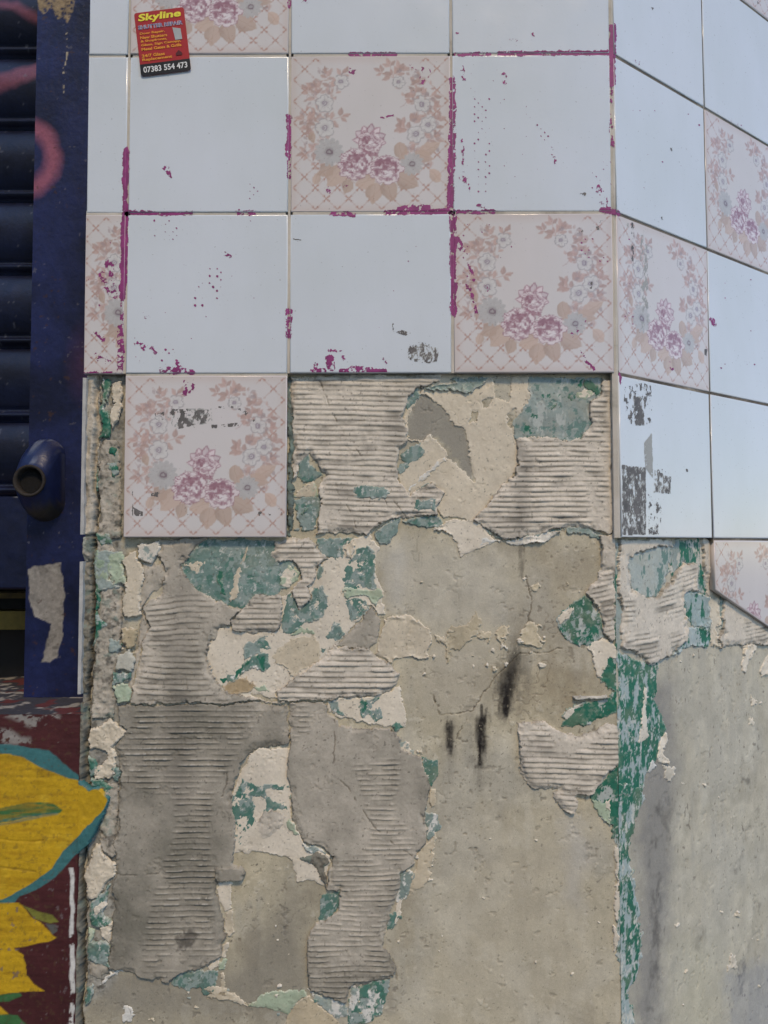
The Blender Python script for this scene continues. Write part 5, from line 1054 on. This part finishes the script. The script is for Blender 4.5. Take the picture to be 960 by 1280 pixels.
# dim gap under the shutter: window rail and a near-black panel painted as interior shade
yr_ = 0.17; z1 = unproject_y(10, 764, yr_)[2]; z2 = unproject_y(10, 787, yr_)[2]
rail = box('window_rail', (-1.6, yr_, z2), (xl + .05, yr_ + .03, z1), plain('rail_paint', (138, 118, 52), .6, .45, 60, .4, .001)); tag(rail, 'dull yellow wooden rail in the dark gap under the shutter', 'rail')
z1 = unproject_y(10, 741, yr_)[2]; z2 = unproject_y(10, 748, yr_)[2]
rail2 = box('window_batten', (-1.6, yr_, z2), (xl + .05, yr_ + .03, z1), plain('batten_paint', (104, 86, 40), .6, .5, 60, .4, .001)); tag(rail2, 'thin brown batten just under the bottom edge of the shutter', 'batten')
back = box('shade_panel', (-1.6, yr_ + .031, zs), (xl + .06, yr_ + .05, Z0 + .35), plain('dark_panel', (26, 24, 24), .6, .4, 30, .3, .001)); tag(back, 'nearly black panel standing for the shade inside, behind the shutter and rails', 'panel')
# stall riser with mural
yr = 0.003; xe = WALL_L + 0.0008
x0 = -0.62
riser = empty('stall_riser', (-0.7, yr, 0), 'maroon shopfront base panel painted with big yellow petals outlined in teal', 'panel')
sh = Sheet(unproject_y(-240, 1000, yr)[0], xe, 0.93, zs, yr, .00095)
MAR = alb((72, 33, 34)); YEL = alb((192, 154, 26)); TEO = alb((62, 112, 114)); GRN = alb((62, 108, 62))
px, py = sh.px + .35 * sh.wx, sh.py + .35 * sh.wy
c = MAR * (1 + .15 * sh.n1 + .12 * sh.n2 + .1 * sh.n3)[..., None]; h = .00025 * sh.n1 + .00012 * sh.n2 + .00005 * sh.n3
zN = (0, 840, 5.3333); zO = (0, 1040, 5.3333)
PET1 = cat(Z(*zN, '-560,545 80,545 160,575 280,640 400,690 510,720 570,745 605,785 640,772 685,772 728,845 700,910 620,1000 520,1100 420,1190'), Z(*zO, '350,240 200,350 20,450 -560,480'))
TE1 = cat(Z(*zN, '-560,480 80,485 320,520 400,580 460,645 540,700 600,770 660,760 740,840 705,930 660,1030 600,1140 520,1210'), Z(*zO, '440,230 340,320 240,390 130,430 90,480 -560,500'))
PET2 = Z(*zO, '-560,470 130,475 190,545 290,620 380,705 320,735 220,750 90,775 150,820 165,870 170,960 220,1010 285,1060 140,1065 0,1085 -560,1090'); PET3 = Z(*zO, '-560,1150 0,1160 30,1190 60,1215 0,1220 -560,1240')
def put(m_, col_, a_=1.0):
    global c
    c = mix(c, col_ * (1 + .10 * sh.n2 + .08 * sh.n3)[..., None], (m_ * a_)[..., None])
lo_ = sst(.8, -.8, sdpoly(Z(*zO, '150,490 260,530 350,560 385,600 340,610 300,600 240,580'), px, py)); put(lo_, alb((120, 120, 50)))
put(sst(.8, -.8, sdpoly(Z(*zO, '300,610 370,620 385,660 350,680'), px, py)), alb((92, 100, 96)), .7)
put(sst(.8, -.8, sdpoly(TE1, px, py)), TEO); m1 = sst(.8, -.8, sdpoly(PET1, px, py)); put(m1, YEL); m2 = sst(.8, -.8, sdpoly(PET2, px + sh.wx * .5, py)); put(m2, YEL)
put(sst(.8, -.8, sdpoly(PET3, px, py)), YEL); put(sst(.8, -.8, sdpoly(Z(*zO, '-560,1095 0,1085 130,1070 145,1090 60,1130 -560,1150'), px, py)), GRN); put(sst(.8, -.8, sdpoly(Z(*zO, '-560,1235 20,1215 120,1220 190,1300 -560,1300'), px, py)), GRN)
put(sst(.8, -.8, sdpoly(Z(*zN, '-560,925 0,905 160,875 280,868 350,880 420,920 400,940 280,955 160,970 60,1000 -560,1030'), px, py)), GRN); put(sst(2, -1, np.abs(sdpoly(Z(*zN, '-560,1010 60,990 160,968 280,952 380,945 160,985 40,1015 -560,1040'), px, py)) - 1), TEO, .6)
dsc = sst(2, -2, np.hypot(px + 128, py - 1105) - 105); put(dsc, alb((84, 54, 30)))
put(m1 * sst(.1, .6, fbm(sh.a * .3, sh.b, 14, 4, 250)), alb((150, 116, 22)), .6); put(m1 * sst(.3, .7, fbm(sh.a, sh.b, 20, 4, 253)), alb((206, 172, 48)), .5)
put(sst(.15, .7, fbm(sh.a * .25 + sh.b * .1, sh.b * 1.6, 5, 4, 264)) * (m1 + m2).clip(0, 1), alb((166, 126, 18)), .5); put(sst(.45, .7, fbm(sh.a, sh.b, 3, 4, 266)), alb((86, 70, 44)), .35); h = h + .0002 * fbm(sh.a * .25, sh.b * 1.6, 5, 4, 264)
wr = sst(1.6, .2, np.abs(sh.py - 1047 - 4 * np.sin(sh.px / 25) - 3 * sh.n1)) * (sh.px < 55) * m1; h -= .0006 * wr
wr = sst(1.6, .2, np.abs(sh.py - 1084 - .12 * sh.px)) * (sh.px < 45); h -= .0006 * wr; put(wr, alb((120, 96, 30)), .5)
scr = sst(.05, .2, fbm(sh.a * .5 - sh.b * .2, sh.b * 1.1, 12, 5, 256, .65)) * sst(3, -6, sdpoly(Z(*zN, '20,180 380,180 420,380 390,480 300,420 180,370 60,310 0,280 -80,260 -80,200'), px, py)); put(scr, BARE, .9); h -= .0003 * scr
scr = sst(-.1, .1, fbm(sh.a, sh.b, 7, 5, 259, .65)) * sst(3, -4, sdpoly(Z(*zN, '-80,370 60,380 140,430 200,440 230,500 150,490 0,480 -80,480'), px, py)); put(scr, BARE, .85)
sp_ = sst(.74, .84, fbm(sh.a, sh.b, 4, 3, 262)) * (sh.py > 1100); put(sp_, alb((110, 96, 96)), .7)
ed = sst(1.2, -.4, sdpoly(Q('88,1085 92,1085 93,1290 87,1290'), sh.px + .45 * sh.wx, sh.py)); put(ed * sst(-.35, -.1, sh.n2 + .5 * sh.n3 + .1), alb((205, 203, 198)))
link('mural_face', sh.mesh('mural_face', h, c, MAT['mural']), riser)
mm = plain('maroon_paint', (84, 40, 42), .6, .3, 50, .4, .001)
box('panel_body', (-1.6, yr + .0012, 0), (xe, yr + .03, zs - .0006), mm, riser)
box('panel_skirt', (-1.6, yr - .0004, 0), (xe, yr + .0012, 0.9298), mm, riser)
# sill on top of the riser, worn paint
sl = Sheet(-0.72, WALL_L + .003, 0, 0.28, 0, .0015)
c = mix(alb((62, 62, 68)), alb((40, 40, 44)), sst(-.3, .5, sl.n1)[..., None]); c = mix(c, BARE, (sst(.2, .4, sl.n2 + .3 * sl.n1))[..., None]); c = mix(c, alb((96, 50, 50)), sst(.3, .5, fbm(sl.a, sl.b, 18, 3, 270))[..., None])
ny, nx = sl.X.shape; idx = np.arange(nx * ny).reshape(ny, nx); q = np.stack([idx[:-1, :-1], idx[:-1, 1:], idx[1:, 1:], idx[1:, :-1]], -1).reshape(-1, 4)
V = np.stack([sl.X, yr + .0002 + sl.Zz, zs + .0004 * sl.n2], -1).reshape(-1, 3)
link('sill_top', mesh_np('sill_top', V, q, c.reshape(-1, 3), True, MAT['mural']), riser)
# petal tip painted across the gap on to the wall
def tip():
    w_ = FR.win(TE1, 4)
    fc = FR; sd = fc.sd(TE1, w_, .5); e = sdpoly(PET1, fc.px[w_] + .5 * fc.wx[w_], fc.py[w_] + .5 * fc.wy[w_])
    cc = mix(np.broadcast_to(TEO, sd.shape + (3,)), YEL, sst(.8, -.8, e)[..., None]) * (1 + .12 * fc.n2[w_] + .08 * fc.n3[w_])[..., None]
    hh = .0068 + .0004 * fc.n2[w_] + .00015 * fc.n3[w_]; hh = np.where(sd < 0, hh, -.001)
    fc.build('petal_tip_paint', w_, sd < 0, hh, cc, MAT['mural'], wall)
tip()
